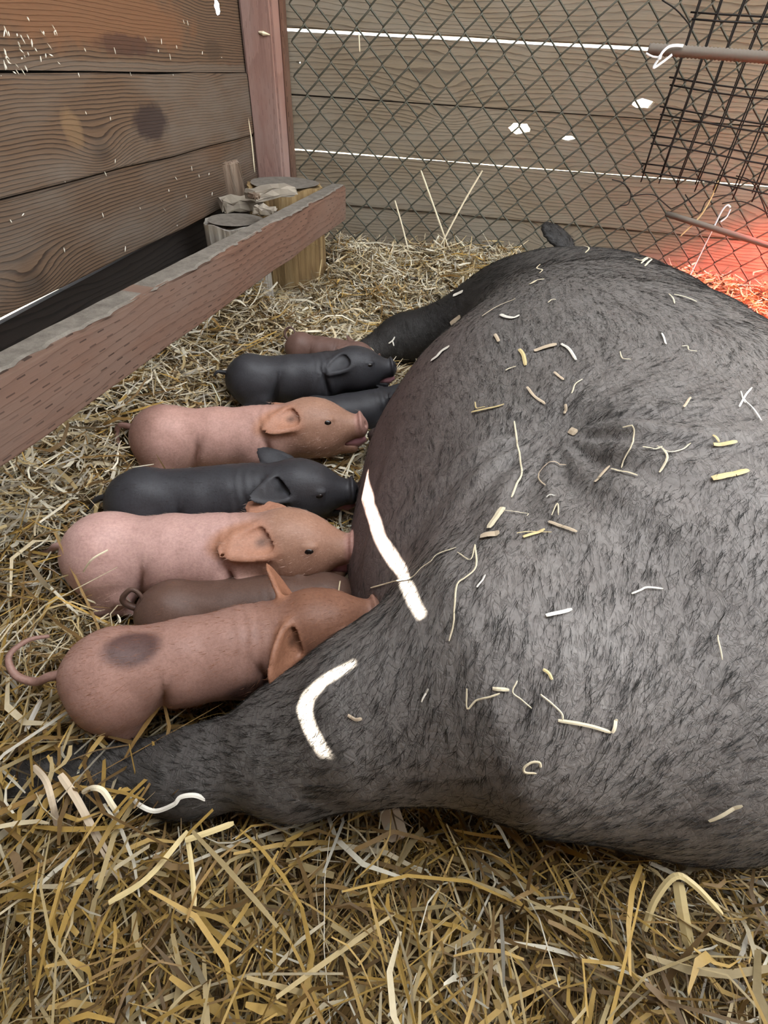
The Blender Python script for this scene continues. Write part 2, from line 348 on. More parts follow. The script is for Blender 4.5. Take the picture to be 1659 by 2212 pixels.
def sdf_mesh(prims, h):
    los = []; his = []
    for pr in prims:
        if pr[0] == '+': l, u = prim_box(pr); los.append(l); his.append(u)
    lo = np.min(los, 0) - 3 * h; hi = np.max(his, 0) + 3 * h
    n = np.ceil((hi - lo) / h).astype(int) + 1
    ax = [lo[i] + h * np.arange(n[i]) for i in range(3)]
    D = np.full(tuple(n), 10, np.float32)
    for pr in prims:
        l, u = prim_box(pr); k = pr[1]; mg = k + 3 * h
        i0 = np.maximum(np.floor((l - mg - lo) / h).astype(int), 0); i1 = np.minimum(np.ceil((u + mg - lo) / h).astype(int) + 1, n)
        sl_ = tuple(slice(a, b) for a, b in zip(i0, i1))
        G = np.stack(np.meshgrid(*[ax[i][i0[i]:i1[i]] for i in range(3)], indexing='ij'), -1).astype(np.float32)
        v = prim_eval(G, pr); d = D[sl_]
        D[sl_] = smin(d, v, k) if pr[0] == '+' else -smin(-d, v, k)
    # surface nets
    ins = D < 0
    c = tuple(x - 1 for x in n)
    cnt = np.zeros(c, np.float32); acc = np.zeros(c + (3,), np.float32)
    offs = [(i, j, k) for i in (0, 1) for j in (0, 1) for k in (0, 1)]
    view = lambda A, o: A[o[0]:o[0] + c[0], o[1]:o[1] + c[1], o[2]:o[2] + c[2]]
    sm = sum(view(ins, o).astype(np.int8) for o in offs); mixed = (sm > 0) & (sm < 8)
    idx = np.argwhere(mixed)
    def gv(o): return D[idx[:, 0] + o[0], idx[:, 1] + o[1], idx[:, 2] + o[2]]
    vals = {o: gv(o) for o in offs}
    pos = np.zeros((len(idx), 3)); cn = np.zeros(len(idx))
    for o in offs:
        for a in range(3):
            if o[a] == 0:
                o2 = list(o); o2[a] = 1; o2 = tuple(o2); va, vb = vals[o], vals[o2]; m = (va < 0) != (vb < 0)
                t = np.where(m, va / (va - vb + 1e-12), 0); p = np.tile(np.array(o, float), (len(idx), 1)); p[:, a] += t
                pos += p * m[:, None]; cn += m
    V = lo + h * (idx + pos / cn[:, None])
    vid = -np.ones(c, np.int64); vid[mixed] = np.arange(len(idx))
    F = []
    for a in range(3):
        b_, c_ = (a + 1) % 3, (a + 2) % 3
        sA = [slice(None)] * 3; sB = [slice(None)] * 3; sA[a] = slice(0, -1); sB[a] = slice(1, None)
        ch = ins[tuple(sA)] != ins[tuple(sB)]; e = np.argwhere(ch)
        e = e[(e[:, b_] > 0) & (e[:, c_] > 0) & (e[:, b_] < n[b_] - 1) & (e[:, c_] < n[c_] - 1)]
        flip = ~ins[e[:, 0], e[:, 1], e[:, 2]]
        def g_(db, dc): q_ = e.copy(); q_[:, b_] -= db; q_[:, c_] -= dc; return vid[q_[:, 0], q_[:, 1], q_[:, 2]]
        Q = np.stack([g_(1, 1), g_(0, 1), g_(0, 0), g_(1, 0)], 1); Q[flip] = Q[flip][:, ::-1]; F.append(Q)
    F = np.concatenate(F); F = F[(F >= 0).all(1)]
    return V.astype(np.float32), F
def col_attr(me, cols, name='Col'):
    a = me.color_attributes.new(name, 'FLOAT_COLOR', 'POINT'); a.data.foreach_set('color', np.c_[cols, np.ones(len(cols))].astype(np.float32).ravel())
def vnormals(V, F):
    n = np.cross(V[F[:, 1]] - V[F[:, 0]], V[F[:, 2]] - V[F[:, 0]]); N = np.zeros_like(V)
    for k in range(4): np.add.at(N, F[:, k], n)
    return N / (np.linalg.norm(N, axis=1, keepdims=True) + 1e-12)

def skin_mat(name, wr=1.0, rough=.55, scale=1.0, sss=0.0):
    t = NT(name); a = t.n('ShaderNodeAttribute', attribute_name='Col'); tc = t.n('ShaderNodeTexCoord'); v = tc.outputs['Object']
    n1 = t.noise(v, 35 * scale, 4, .6); n2 = t.noise(v, 260 * scale, 3, .6); vo = t.n('ShaderNodeTexVoronoi', i_Vector=v, i_Scale=170 * scale, feature='DISTANCE_TO_EDGE')
    col = t.mix(t.ramp(n1, [(.3, 0.0), (.75, .55)]), a.outputs['Color'], t.mix(1.0, a.outputs['Color'], (.62, .57, .55), 'MULTIPLY'))
    col = t.mix(t.ramp(n2, [(.35, .35), (.6, 0.0)]), col, t.mix(1.0, col, (.55, .5, .5), 'MULTIPLY'))
    wk = t.noise(t.mapping(v, (75 * wr, 24 * wr, 75 * wr)), 1.0, 4, .6, 1.4); wl2 = t.ramp(t.math('ABSOLUTE', t.math('SUBTRACT', wk, .5)), [(.0, 1.0), (.045, 0.0)])
    col = t.mix(t.math('MULTIPLY', wl2, .45 if wr > 1 else .0), col, t.mix(1.0, col, (.3, .28, .28), 'MULTIPLY'))
    n2 = t.math('SUBTRACT', n2, t.math('MULTIPLY', wl2, .8 if wr > 1 else 0.0))
    h = t.math('ADD', t.math('MULTIPLY', n2, .7), t.math('MULTIPLY', t.math('MINIMUM', vo.outputs[0], .12), 2.0 * wr))
    return t.out(col, rough, t.bump(h, .45, .0012 * wr))
M['sow_skin'] = skin_mat('grey sow skin', 1.3, .62, .55)
M['pig_skin'] = skin_mat('piglet skin', .6, .48, 1.2)
def hair_mat(name, col, rough=.45):
    return plain(name, col, rough)
M['hair_black'] = hair_mat('black bristle', (.016, .014, .012), .6)
M['hair_grey'] = hair_mat('grey bristle', (.16, .15, .14))

def hair_mesh(name, P, N, Dir, length, width, mat, parent, clump=1, curl=.25, lift=.35, spread=.006, conv=.6):
    """short bristles as tapered ribbons: P roots, N normals, Dir combing direction"""
    n = len(P); T_ = Dir - N * (Dir * N).sum(1, keepdims=True); T_ /= np.linalg.norm(T_, axis=1, keepdims=True) + 1e-9
    B_ = np.cross(N, T_); L_ = length * (.6 + .8 * rng.random(n))[:, None]
    side = (rng.random(n) - .5)[:, None] * curl
    d0 = T_ * 1 + N * lift + B_ * side; d0 /= np.linalg.norm(d0, axis=1, keepdims=True)
    d1 = T_ * 1 + N * (lift * .2) + B_ * side * 2.2; d1 /= np.linalg.norm(d1, axis=1, keepdims=True)
    a = P - N * .0008; b_ = a + d0 * L_ * .5; c_ = b_ + d1 * L_ * .5
    w = width * (.7 + .6 * rng.random(n))[:, None]
    S_ = np.cross(d0, N); S_ /= np.linalg.norm(S_, axis=1, keepdims=True) + 1e-9; ro = rng.uniform(-1.2, 1.2, n)[:, None]; S_ = S_ * np.cos(ro) + np.cross(S_, d0) * np.sin(ro)
    V = np.stack([a - S_ * w, a + S_ * w, b_ + S_ * w * .8, b_ - S_ * w * .8, c_], 1).reshape(-1, 3)
    i = np.arange(n)[:, None] * 5
    F = np.concatenate([i + [0, 1, 2], i + [0, 2, 3], i + [3, 2, 4]])
    o = mesh_obj(name, V, F, mat, parent); prop(o, kind='stuff'); return o

# ---------------------------------------------------------------- sow
def euler(y=0, p=0, r=0):
    y, p, r = np.radians([y, p, r])
    Rz = np.array([[np.cos(y), -np.sin(y), 0], [np.sin(y), np.cos(y), 0], [0, 0, 1]])
    Ry = np.array([[np.cos(p), 0, -np.sin(p)], [0, 1, 0], [np.sin(p), 0, np.cos(p)]])
    Rx = np.array([[1, 0, 0], [0, np.cos(r), -np.sin(r)], [0, np.sin(r), np.cos(r)]])
    return Rz @ Ry @ Rx
def frame(d, n):
    d = np.asarray(d, float); d = d / np.linalg.norm(d); n = np.asarray(n, float); n = n - d * (n @ d); n /= np.linalg.norm(n)
    return np.stack([d, np.cross(n, d), n], 1)
earS = at(1205, 512, 1, 1.46)
sow_prims = [
    ('+', .05, 'e', (.25, .41, .18), (.25, .245, .175)),
    ('+', .09, 'e', (.19, .29, .135), (.15, .13, .112)),
    ('+', .05, 'e', (.30, .25, .09), (.125, .085, .07)),
    ('+', .12, 'e', (.28, .76, .18), (.33, .40, .20)),
    ('+', .10, 'e', (.098, .66, .105), (.218, .36, .145)),
    ('+', .06, 'e', (.032, .46, .095), (.128, .17, .11)),
    ('+', .12, 'e', (.30, 1.15, .17), (.27, .30, .165)),
    ('+', .10, 'e', (.16, 1.28, .13), (.17, .16, .13)),
    ('+', .10, 'e', (.33, 1.48, .13), (.13, .20, .12)),
    ('+', .05, 'c', (.36, 1.60, .11), (.50, 1.68, .09), .085, .06),
    ('+', .06, 'c', (.10, 1.25, .17), atz(870, 735, .08), .08, .055),
    ('+', .05, 'c', atz(870, 735, .08), atz(800, 765, .055), .05, .042),
    ('+', .08, 'c', atz(1050, 1460, .20), atz(810, 1535, .16), .112, .068),
    ('+', .05, 'c', atz(810, 1535, .16), atz(655, 1600, .115), .064, .052),
    ('+', .03, 'c', atz(655, 1600, .115), atz(630, 1690, .11), .044, .022),
    ('+', .05, 'c', atz(655, 1602, .115), atz(430, 1664, .080), .046, .033),
    ('+', .04, 'c', atz(430, 1664, .080), atz(80, 1692, .045), .033, .034),
    ('+', .02, 'e', tuple(earS), (.055, .032, .008), frame((-.7, .1, .35), (.3, -.6, .8))),
    ('-', .05, 'e', (.10, .42, .345), (.05, .06, .03)),
    ('+', .02, 'c', (.37, .19, .19), (.375, .155, .16), .022, .014),
]
for q_ in ((800, 940, .095), (772, 1060, .085), (757, 1205, .09), (808, 1375, .115)):     # teats
    p_ = atz(*q_); sow_prims.append(('+', .02, 'c', p_ + np.array([.05, 0, .0]), p_ + np.array([.008, 0, 0]), .03, .014))
sow = empty('sow', (.25, .6, 0)); prop(sow, 'huge dark grey bristly sow lying on her side in the straw', 'pig')
SV, SF = sdf_mesh(sow_prims, .0065)
SN = vnormals(SV, SF)
dG = SV - np.array([.12, .47, .36]); rG = np.linalg.norm(dG[:, :2], axis=1); aG = np.arctan2(dG[:, 1], dG[:, 0])
fold = np.sin(aG * 15 + 2.2 * np.sin(rG * 22)) * np.clip(rG / .06, 0, 1) * np.exp(-(rG / .17) ** 2) * np.clip(-dG[:, 1] / .03 + .6, .25, 1) * np.clip(SN[:, 2] * 2, 0, 1)
rib = np.sin(SV[:, 1] * 34 + 5 * np.sin(SV[:, 0] * 6)) * np.clip((SV[:, 1] - .55) / .1, 0, 1) * np.clip((1.25 - SV[:, 1]) / .2, 0, 1) * np.clip(SN[:, 2], 0, 1)
SV = SV + SN * (.0042 * fold + .0016 * rib)[:, None]
SV = SV.astype(np.float32); SN = vnormals(SV, SF)
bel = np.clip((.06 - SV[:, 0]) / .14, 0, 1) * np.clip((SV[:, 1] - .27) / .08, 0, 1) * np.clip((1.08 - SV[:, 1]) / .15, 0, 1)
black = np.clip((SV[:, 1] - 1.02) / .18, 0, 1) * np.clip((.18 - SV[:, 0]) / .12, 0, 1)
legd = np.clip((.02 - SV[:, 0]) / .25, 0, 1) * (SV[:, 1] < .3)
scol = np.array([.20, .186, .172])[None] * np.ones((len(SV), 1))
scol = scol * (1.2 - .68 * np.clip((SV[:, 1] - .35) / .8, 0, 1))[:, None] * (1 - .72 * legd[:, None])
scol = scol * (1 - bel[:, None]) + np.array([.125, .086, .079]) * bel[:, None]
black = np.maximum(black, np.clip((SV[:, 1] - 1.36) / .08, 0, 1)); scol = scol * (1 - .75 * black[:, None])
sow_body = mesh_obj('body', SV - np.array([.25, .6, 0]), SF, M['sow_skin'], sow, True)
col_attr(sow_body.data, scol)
sow_bvh = BVHTree.FromPolygons([tuple(v) for v in SV.tolist()], [tuple(f) for f in SF.tolist()])
def sow_hit(px, py):
    d = ray(px, py); d = d / np.linalg.norm(d); r = sow_bvh.ray_cast(Vector(CAM), Vector(d)); 
    return (np.array(r[0]), np.array(r[1])) if r[0] is not None else (None, None)
# unseen sheet added outside the left wall to block the sun, two cracks shaped to let it through to the sow's belly and thigh
XS = XL - T - .014
sheet_bm = bmesh.new()
def sheet_loop(pts):
    vs = [sheet_bm.verts.new((XS, y, z)) for y, z in pts]; return [sheet_bm.edges.new((vs[i], vs[(i + 1) % len(vs)])) for i in range(len(vs))]
def on_sheet(x, y):
    while sow_hit(x, y)[0] is None: x += 3
    p = sow_hit(x, y)[0]; p = p + SUN * ((XS - p[0]) / SUN[0]); return (p[1], p[2])
hq = at(472, 15, 0, XS)
ed = sheet_loop([(hq[1] + .026 * math.cos(k * .7854), hq[2] + .020 * math.sin(k * .7854)) for k in range(8)])
ed += sheet_loop([(LY0, .284), (LY1 + .09, .284), (LY1 + .09, 2.42), (LY0, 2.42)])
for le, ri in (([(788, 990), (779, 1040), (790, 1100), (808, 1160), (842, 1220), (874, 1280), (905, 1335)], [(795, 990), (795, 1035), (812, 1100), (832, 1160), (866, 1212), (893, 1270), (918, 1328)]),
               ([(762, 1428), (690, 1468), (655, 1500), (643, 1530), (660, 1580), (690, 1630)], [(768, 1434), (705, 1476), (676, 1510), (672, 1540), (686, 1580), (715, 1630)])):
    ed += sheet_loop([on_sheet(*p) for p in le] + [on_sheet(*p) for p in ri[::-1]])
bmesh.ops.triangle_fill(sheet_bm, edges=ed, use_beauty=True)
bm_obj('sun_block_sheet', sheet_bm, M['wood_dark'], wl)

# bristles: loose single hairs plus small tufts that lie together
def flow(P):
    ks = np.array([-.1, .2, .35, .6, .9, 1.2, 1.7]); dx = np.interp(P[:, 1], ks, [-.9, -.8, -.35, .05, .5, .8, .9]); dy = np.interp(P[:, 1], ks, [-.3, -.5, -.9, -1, -.85, -.5, -.4])
    ang = .5 * np.sin(P[:, 0] * 9 + P[:, 1] * 5) + .35 * np.sin(P[:, 1] * 13 - P[:, 0] * 7)
    leg = np.clip((-.02 - P[:, 0]) / .08, 0, 1) * (P[:, 1] < .3); dx = dx * (1 - leg) - leg; dy = dy * (1 - leg) - .2 * leg
    d = np.stack([dx * np.cos(ang) - dy * np.sin(ang), dx * np.sin(ang) + dy * np.cos(ang), -.15 + 0 * dx], 1); return d / np.linalg.norm(d, axis=1, keepdims=True)
so_ = np.array([.25, .6, 0])
def bristles(nc, per, spread, along, length, width, mat, lift, thin):
    fi = rng.integers(0, len(SF), nc * 2); fi = fi[SN[SF[fi, 0]][:, 2] > -.75][:nc]
    w4 = rng.dirichlet([1, 1, 1, 1], len(fi)); ctr = (SV[SF[fi]] * w4[:, :, None]).sum(1); cn_ = SN[SF[fi, 0]]
    kp = rng.random(len(fi)) > thin * bel[SF[fi, 0]]; ctr, cn_ = ctr[kp], cn_[kp]
    cP = np.repeat(ctr, per, 0); cN = np.repeat(cn_, per, 0); f_ = flow(cP); tg = np.cross(cN, f_); tg /= np.linalg.norm(tg, axis=1, keepdims=True) + 1e-9
    j = (rng.random(len(cP)) - .5)[:, None]
    root = cP + tg * j * spread + f_ * (rng.random(len(cP))[:, None] - .5) * along
    dr = f_ - tg * j * (.7 if per > 1 else 0) + .35 * (rng.random((len(cP), 3)) - .5)
    if per > 1:
        rr = [sow_bvh.find_nearest(Vector(p)) for p in root.tolist()]; root = np.array([r[0] for r in rr]); cN = np.array([r[1] for r in rr])
    hair_mesh('bristles', root - so_, cN, dr, length, width, mat, sow, lift=lift)
bristles(15000, 6, .005, .018, .014, .00018, M['hair_black'], .25, .85)
bristles(110000, 1, 0, 0, .010, .00014, M['hair_black'], .3, .8)
bristles(22000, 1, 0, 0, .010, .00012, M['hair_grey'], .4, .8)

# ---------------------------------------------------------------- piglets
def piglet_prims(head=(0, 0, 0), ears=((-.75, .55, .35), (-.75, -.55, .35)), earn=((.25, .3, .9), (.25, -.3, .9)), earl=.036, earw=.021, bend=0.0, mouth=1.0,
                 hind='fold', fore='fold', fat=1.0, neck=.224, stretch=1.0, hs=1.15):
    A = {}; f = fat; st = stretch
    b = lambda x: bend * ((x - .05) / .18) ** 2
    X = lambda x: x * st
    pr = [('+', .03, 'e', (X(.050), 0, .056), (.052, .047 * f, .052 * f)),
          ('+', .04, 'c', (X(.06), 0, .056), (X(.14), b(.14), .055), .047 * f, .0455 * f),
          ('+', .04, 'c', (X(.14), b(.14), .055), (X(.215), b(.215), .056), .0455 * f, .043 * f),
          ('+', .03, 'e', (X(.205), b(.205), .052), (.045, .045 * f, .046 * f))]
    n0 = np.array([X(neck), b(neck), .064]); Hm = euler(*head)
    h = lambda x, y, z: n0 + Hm @ np.array([x, y, z], float) * hs
    S3 = lambda *r_: tuple(v * hs for v in r_)
    pr += [('+', .03, 'c', n0 - np.array([.03, 0, .004]), h(.05, 0, .004), .042, .037 * hs),
           ('+', .02, 'e', h(.060, 0, .008), S3(.046, .036, .036), Hm),
           ('+', .02, 'e', h(.060, 0, -.014), S3(.042, .034, .025), Hm),
           ('+', .020, 'c', h(.085, 0, .0), h(.121, 0, -.004), .027 * hs, .0180 * hs),
           ('+', .004, 'e', h(.1285, 0, -.001), S3(.0055, .0210, .0188), Hm),
           ('-', .003, 'e', h(.1365, .0080, -.001), S3(.006, .0033, .0048), Hm), ('-', .003, 'e', h(.1365, -.0080, -.001), S3(.006, .0033, .0048), Hm),
           ('+', .012, 'c', h(.075, 0, -.022), h(.112, 0, -.026 - .007 * mouth), .020 * hs, .009 * hs)]
    if mouth > 0: pr.append(('-', .003, 'e', h(.121, 0, -.0215 - .003 * mouth), S3(.024, .024, .0018 + .0028 * mouth), Hm))
    for s, d, n in zip((1, -1), ears, earn):
        base = h(.036, s * .028, .024); E_ = frame(Hm @ np.array(d), Hm @ np.array(n)); ctr_ = base + E_[:, 0] * .002
        pr += [('+', .010, 'f', ctr_, E_, earl * 1.45, earw, .003, .0052), ('-', .003, 'f', ctr_ + E_[:, 2] * .0052, E_, earl * 1.12, earw * .78, .001, .0046)]
        A['ear%+d' % s] = (ctr_ + E_[:, 0] * earl * .55, E_, earl, earw); A['eye%+d' % s] = h(.0835, s * .0312, .0135)
        pr += [('+', .005, 'e', h(.083, s * .0290, .0165), S3(.0095, .0042, .0040), Hm), ('+', .004, 'e', h(.083, s * .0295, .0095), S3(.008, .0035, .0028), Hm)]
    for s in (1, -1):
        hd = hind if isinstance(hind, str) else hind[0 if s > 0 else 1]; fd = fore if isinstance(fore, str) else fore[0 if s > 0 else 1]
        if hd == 'fold':
            pr += [('+', .015, 'e', (X(.060), s * .036, .042), (.040, .024, .038)), ('+', .015, 'c', (X(.075), s * .05, .03), (X(.045), s * .054, .014), .016, .011), ('+', .01, 'c', (X(.045), s * .054, .013), (X(.085), s * .058, .008), .0095, .008)]
        elif hd == 'stand':
            pr += [('+', .02, 'e', (X(.05), s * .034, .034), (.036, .022, .046)), ('+', .015, 'c', (X(.055), s * .04, .005), (X(.03), s * .04, -.03), .018, .011), ('+', .01, 'c', (X(.03), s * .04, -.03), (X(.04), s * .04, -.06), .010, .009)]
        elif hd == 'back':
            pr += [('+', .02, 'e', (X(.055), s * .036, .040), (.036, .02, .036)), ('+', .015, 'c', (X(.05), s * .046, .025), (X(.012), s * .05, .014), .016, .011), ('+', .01, 'c', (X(.012), s * .05, .014), (-.035, s * .046, .012), .0095, .0085)]
        y0 = b(.2)
        if fd == 'fold':
            pr += [('+', .02, 'c', (X(.20), y0 + s * .034, .04), (X(.185), y0 + s * .046, .015), .02, .012), ('+', .01, 'c', (X(.185), y0 + s * .046, .013), (X(.235), y0 + s * .046, .009), .011, .008)]
        elif fd == 'fwd':
            pr += [('+', .02, 'c', (X(.205), y0 + s * .034, .04), (X(.235), y0 + s * .056, .046), .022, .0155), ('+', .012, 'c', (X(.235), y0 + s * .056, .046), (X(.305), y0 + s * .060, .044), .0145, .0105)]
        elif fd == 'stand':
            pr += [('+', .02, 'c', (X(.205), y0 + s * .03, .035), (X(.205), y0 + s * .034, -.005), .02, .012), ('+', .01, 'c', (X(.205), y0 + s * .034, -.005), (X(.212), y0 + s * .034, -.055), .011, .009)]
    for s in (1, -1):
        pr += [('-', .012, 'e', (X(.106), s * .0535 * f, .050), (.003, .010, .030), euler(0, -18, 0)), ('-', .012, 'e', (X(neck) - .002, s * .051, .062), (.0025, .008, .028), euler(0, 12, 0))]
    A['H'] = Hm; A['h'] = h; A['tail'] = np.array([.003, 0, .080])
    return pr, A
PIGS = []
def piglet(label, rump, snout, z, scale, col, head_col=None, ear_col=None, snout_col=None, roll=0, pitch=0, yawoff=0, tail=None, spots=(), hair=None, fuzz=1500, **kw):
    a_ = atz(*rump, z); b_ = atz(*snout, z); d = b_ - a_; yaw = math.degrees(math.atan2(d[1], d[0])) + yawoff
    R_ = euler(yaw, pitch, roll); pr, A = piglet_prims(**kw); loc = a_ - R_ @ np.array([0, 0, .055]) * scale
    root = empty('piglet', tuple(loc)); M4 = Matrix([list(r) for r in R_]).to_4x4()
    root.rotation_euler = M4.to_euler(); root.scale = (scale,) * 3
    prop(root, label, 'piglet', 'piglets suckling at the sow')
    V, F = sdf_mesh(pr, .0022)
    N = vnormals(V, F); ph = rng.random(6) * 6; nk = kw.get('neck', .224) * kw.get('stretch', 1.0)
    und = np.sin(V[:, 0] * 62 + ph[0]) * np.sin(V[:, 2] * 70 + ph[1]) + .7 * np.sin(V[:, 0] * 110 + V[:, 1] * 60 + ph[2]) * np.sin(V[:, 1] * 95 + ph[3])
    wrk = np.sin(V[:, 0] * 430 + 2.6 * np.sin(V[:, 2] * 55 + ph[4]) + 1.5 * np.sin(V[:, 1] * 70 + ph[5])) * np.exp(-((V[:, 0] - nk + .012) / .020) ** 2)
    V = (V + N * (.0007 * und * (V[:, 0] < nk + .02) + .0004 * wrk)[:, None]).astype(np.float32)
    o = mesh_obj('body', V, F, M['pig_skin'], root, True)
    col = np.array(col); hc = np.array(head_col if head_col is not None else col); ec = np.array(ear_col if ear_col is not None else hc); sc = np.array(snout_col if snout_col is not None else hc)
    lh = (V - A['h'](0, 0, 0)) @ A['H'] / kw.get('hs', 1.15)
    t_ = np.clip((lh[:, 0] + .01) / .06, 0, 1)[:, None]; cols = col * (1 - t_) + hc * t_
    for s in ('ear+1', 'ear-1'):
        c0, E_, el_, ew_ = A[s]; q_ = (V - c0) @ E_; m = np.clip(1.6 - np.sqrt((q_[:, 0] / (el_ * 1.02)) ** 2 + (q_[:, 1] / (ew_ * 1.1)) ** 2 + (q_[:, 2] / .011) ** 2), 0, .45)[:, None] / .45
        cols = cols * (1 - m) + ec * m
        inn = np.clip(1 - np.sqrt(((q_[:, 0] + el_ * .55) / (el_ * .3)) ** 2 + (q_[:, 1] / (ew_ * .45)) ** 2 + ((q_[:, 2] - .001) / .004) ** 2), 0, 1)[:, None]; cols = cols * (1 - .8 * inn)
    m = np.clip((lh[:, 0] - .118) / .006, 0, 1)[:, None] * np.clip((lh[:, 2] + .03) / .01, 0, 1)[:, None]; cols = cols * (1 - m) + sc * m
    for (cx, cy, cz, r_, c_) in spots:
        m = np.clip((r_ - np.linalg.norm((V - np.array([cx, cy, cz])) * np.array([.7, 1, 1]), axis=1)) / (r_ * .35), 0, 1)[:, None] * .85; cols = cols * (1 - m) + np.array(c_) * m
    col_attr(o.data, cols)
    for s in (1, -1):
        e = A['eye%+d' % s]; bm = bmesh.new(); bmesh.ops.create_uvsphere(bm, u_segments=12, v_segments=8, radius=.0064)
        eo = bm_obj('eye', bm, M['eye'], root, True); eo.location = e; eo.scale = (1.15, .75, .8)
    if kw.get('mouth', 1.0) > 0:
        hh = A['h']; Vt, Ft = tube([hh(.088, 0, -.020), hh(.106, 0, -.0225), hh(.122, 0, -.0235), hh(.132, 0, -.0205)], [.008, .0125, .0125, .008], 10)
        mesh_obj('tongue', Vt, Ft, M['tongue'], root, True)
    tp = tail or [(0, 0, 0), (-.02, .0, .004), (-.035, .006, -.004), (-.045, .004, -.018)]
    tp = catmull([A['tail'] + np.array([.02, 0, -.006])] + [A['tail'] + np.array(p) for p in tp], 5); n_ = len(tp)
    Vt, Ft = tube(tp, np.linspace(.0062, .0022, n_), 7); to = mesh_obj('tail', Vt, Ft, M['pig_skin'], root, True); col_attr(to.data, np.tile(col * .8, (len(Vt), 1)))
    if fuzz:
        i = rng.integers(0, len(V), fuzz); hair_mesh('fuzz', V[i], N[i], np.tile(np.array([-1., 0, -.25]), (len(i), 1)), .0085, .00016, hair or M['hair_grey'], root, lift=.3)
    PIGS.append((root, np.array(loc), R_, scale, pr)); return root
PINK = (.53, .315, .262); GING = (.39, .22, .15); EARO = (.47, .235, .15); BLK = (.042, .042, .047); BRN = (.37, .215, .17); DBR = (.13, .075, .055)
M['hair_ginger'] = hair_mat('ginger fuzz', (.24, .10, .05)); M['hair_pale'] = hair_mat('pale fuzz', (.55, .38, .3))

piglet('brown piglet with a curled tail, behind the black piglet nearest the fence', (622, 750), (835, 772), .080, .62, (.17, .10, .08), fuzz=500, hair=M['hair_ginger'], yawoff=-6, mouth=0, fat=1.1,
       tail=[(-.004, 0, .010), (-.014, .006, .032), (.004, .016, .050), (.028, .008, .040), (.022, -.008, .018), (.004, -.010, .018)])
piglet('black piglet lying closest to the fence, its ear folded flat', (493, 824), (834, 812), .105, .90, BLK, fuzz=2000, hair=M['hair_black'], head=(0, 6, -14), hs=1.22, ears=((-.9, .3, .25), (-.9, -.30, -.30)), earn=((.2, .4, .9), (-.05, -.75, .65)),
       tail=[(-.01, 0, -.002), (-.022, -.004, .002), (-.03, -.01, -.004)])
piglet('black piglet almost hidden under the head of another black piglet', (640, 912), (838, 884), .06, .80, BLK, fuzz=400, hair=M['hair_black'], head=(4, 0, -10), mouth=0)
piglet('pink piglet with open eye and ginger head, between two black piglets', (287, 950), (782, 946), .095, 1.03, PINK, GING, EARO, (.48, .27, .22), fuzz=3000, hair=M['hair_pale'], head=(0, 8, -20), stretch=1.06, hs=1.2,
       ears=((-.9, .25, .35), (-.9, -.42, -.20)), earn=((.2, .35, .9), (.1, -.7, .7)), tail=[(-.012, 0, .004), (-.022, -.004, -.006), (-.02, -.016, -.024), (-.008, -.02, -.045)], hind=('fold', 'back'))
piglet('black piglet wedged between two pink piglets', (238, 1095), (752, 1062), .09, .97, BLK, fuzz=2000, hair=M['hair_black'], head=(-2, 0, -6), hs=1.2, ears=((-.75, .7, .25), (-.7, -.65, .15)), earn=((.1, -.5, .8), (.5, -.3, .8)), earl=.038, earw=.022,
       tail=[(-.012, 0, -.006), (-.028, -.004, -.02), (-.04, -.008, -.035)])
piglet('pale pink piglet in the middle of the row with orange ears', (150, 1200), (750, 1194), .10, 1.0, (.58, .365, .32), GING, EARO, (.42, .23, .19), fuzz=3000, hair=M['hair_pale'], head=(-2, 4, -16), hs=1.2,
       ears=((-.85, .7, .15), (-.95, -.35, -.05)), earn=((.1, -.5, .8), (.1, -.6, .8)), earl=.038, earw=.023, fore=('fold', 'fwd'), tail=[(-.01, 0, -.006), (-.03, .006, -.022), (-.055, .012, -.034), (-.075, .016, -.04)])
piglet('dark brown piglet half hidden between the pale pink and the ginger piglet', (303, 1335), (748, 1305), .075, .80, DBR, fuzz=700, hair=M['hair_ginger'], head=(6, -10, 0), mouth=0,
       tail=[(-.006, 0, .004), (-.016, .002, .022), (0, .008, .036), (.012, .002, .024), (.004, -.006, .008)])
piglet('ginger brown piglet nearest the sow\'s hind leg, with a dark patch on its rump', (143, 1478), (802, 1352), .125, .88, BRN, (.25, .12, .075), (.36, .17, .10), (.33, .18, .13), fuzz=6000, hair=M['hair_ginger'], head=(0, 9, -6), hind='stand', fore='stand', hs=1.12, fat=.95,
       ears=((-.3, .75, .65), (-.55, -.8, -.10)), earn=((.8, .1, .35), (.8, -.3, .35)), spots=[(.085, -.004, .104, .026, (.06, .03, .028)), (.20, -.045, .05, .022, (.07, .04, .035))],
       tail=[(-.012, 0, -.004), (-.03, .002, -.012), (-.05, .012, -.006), (-.056, .03, .006), (-.04, .046, .008), (-.02, .05, .004)])

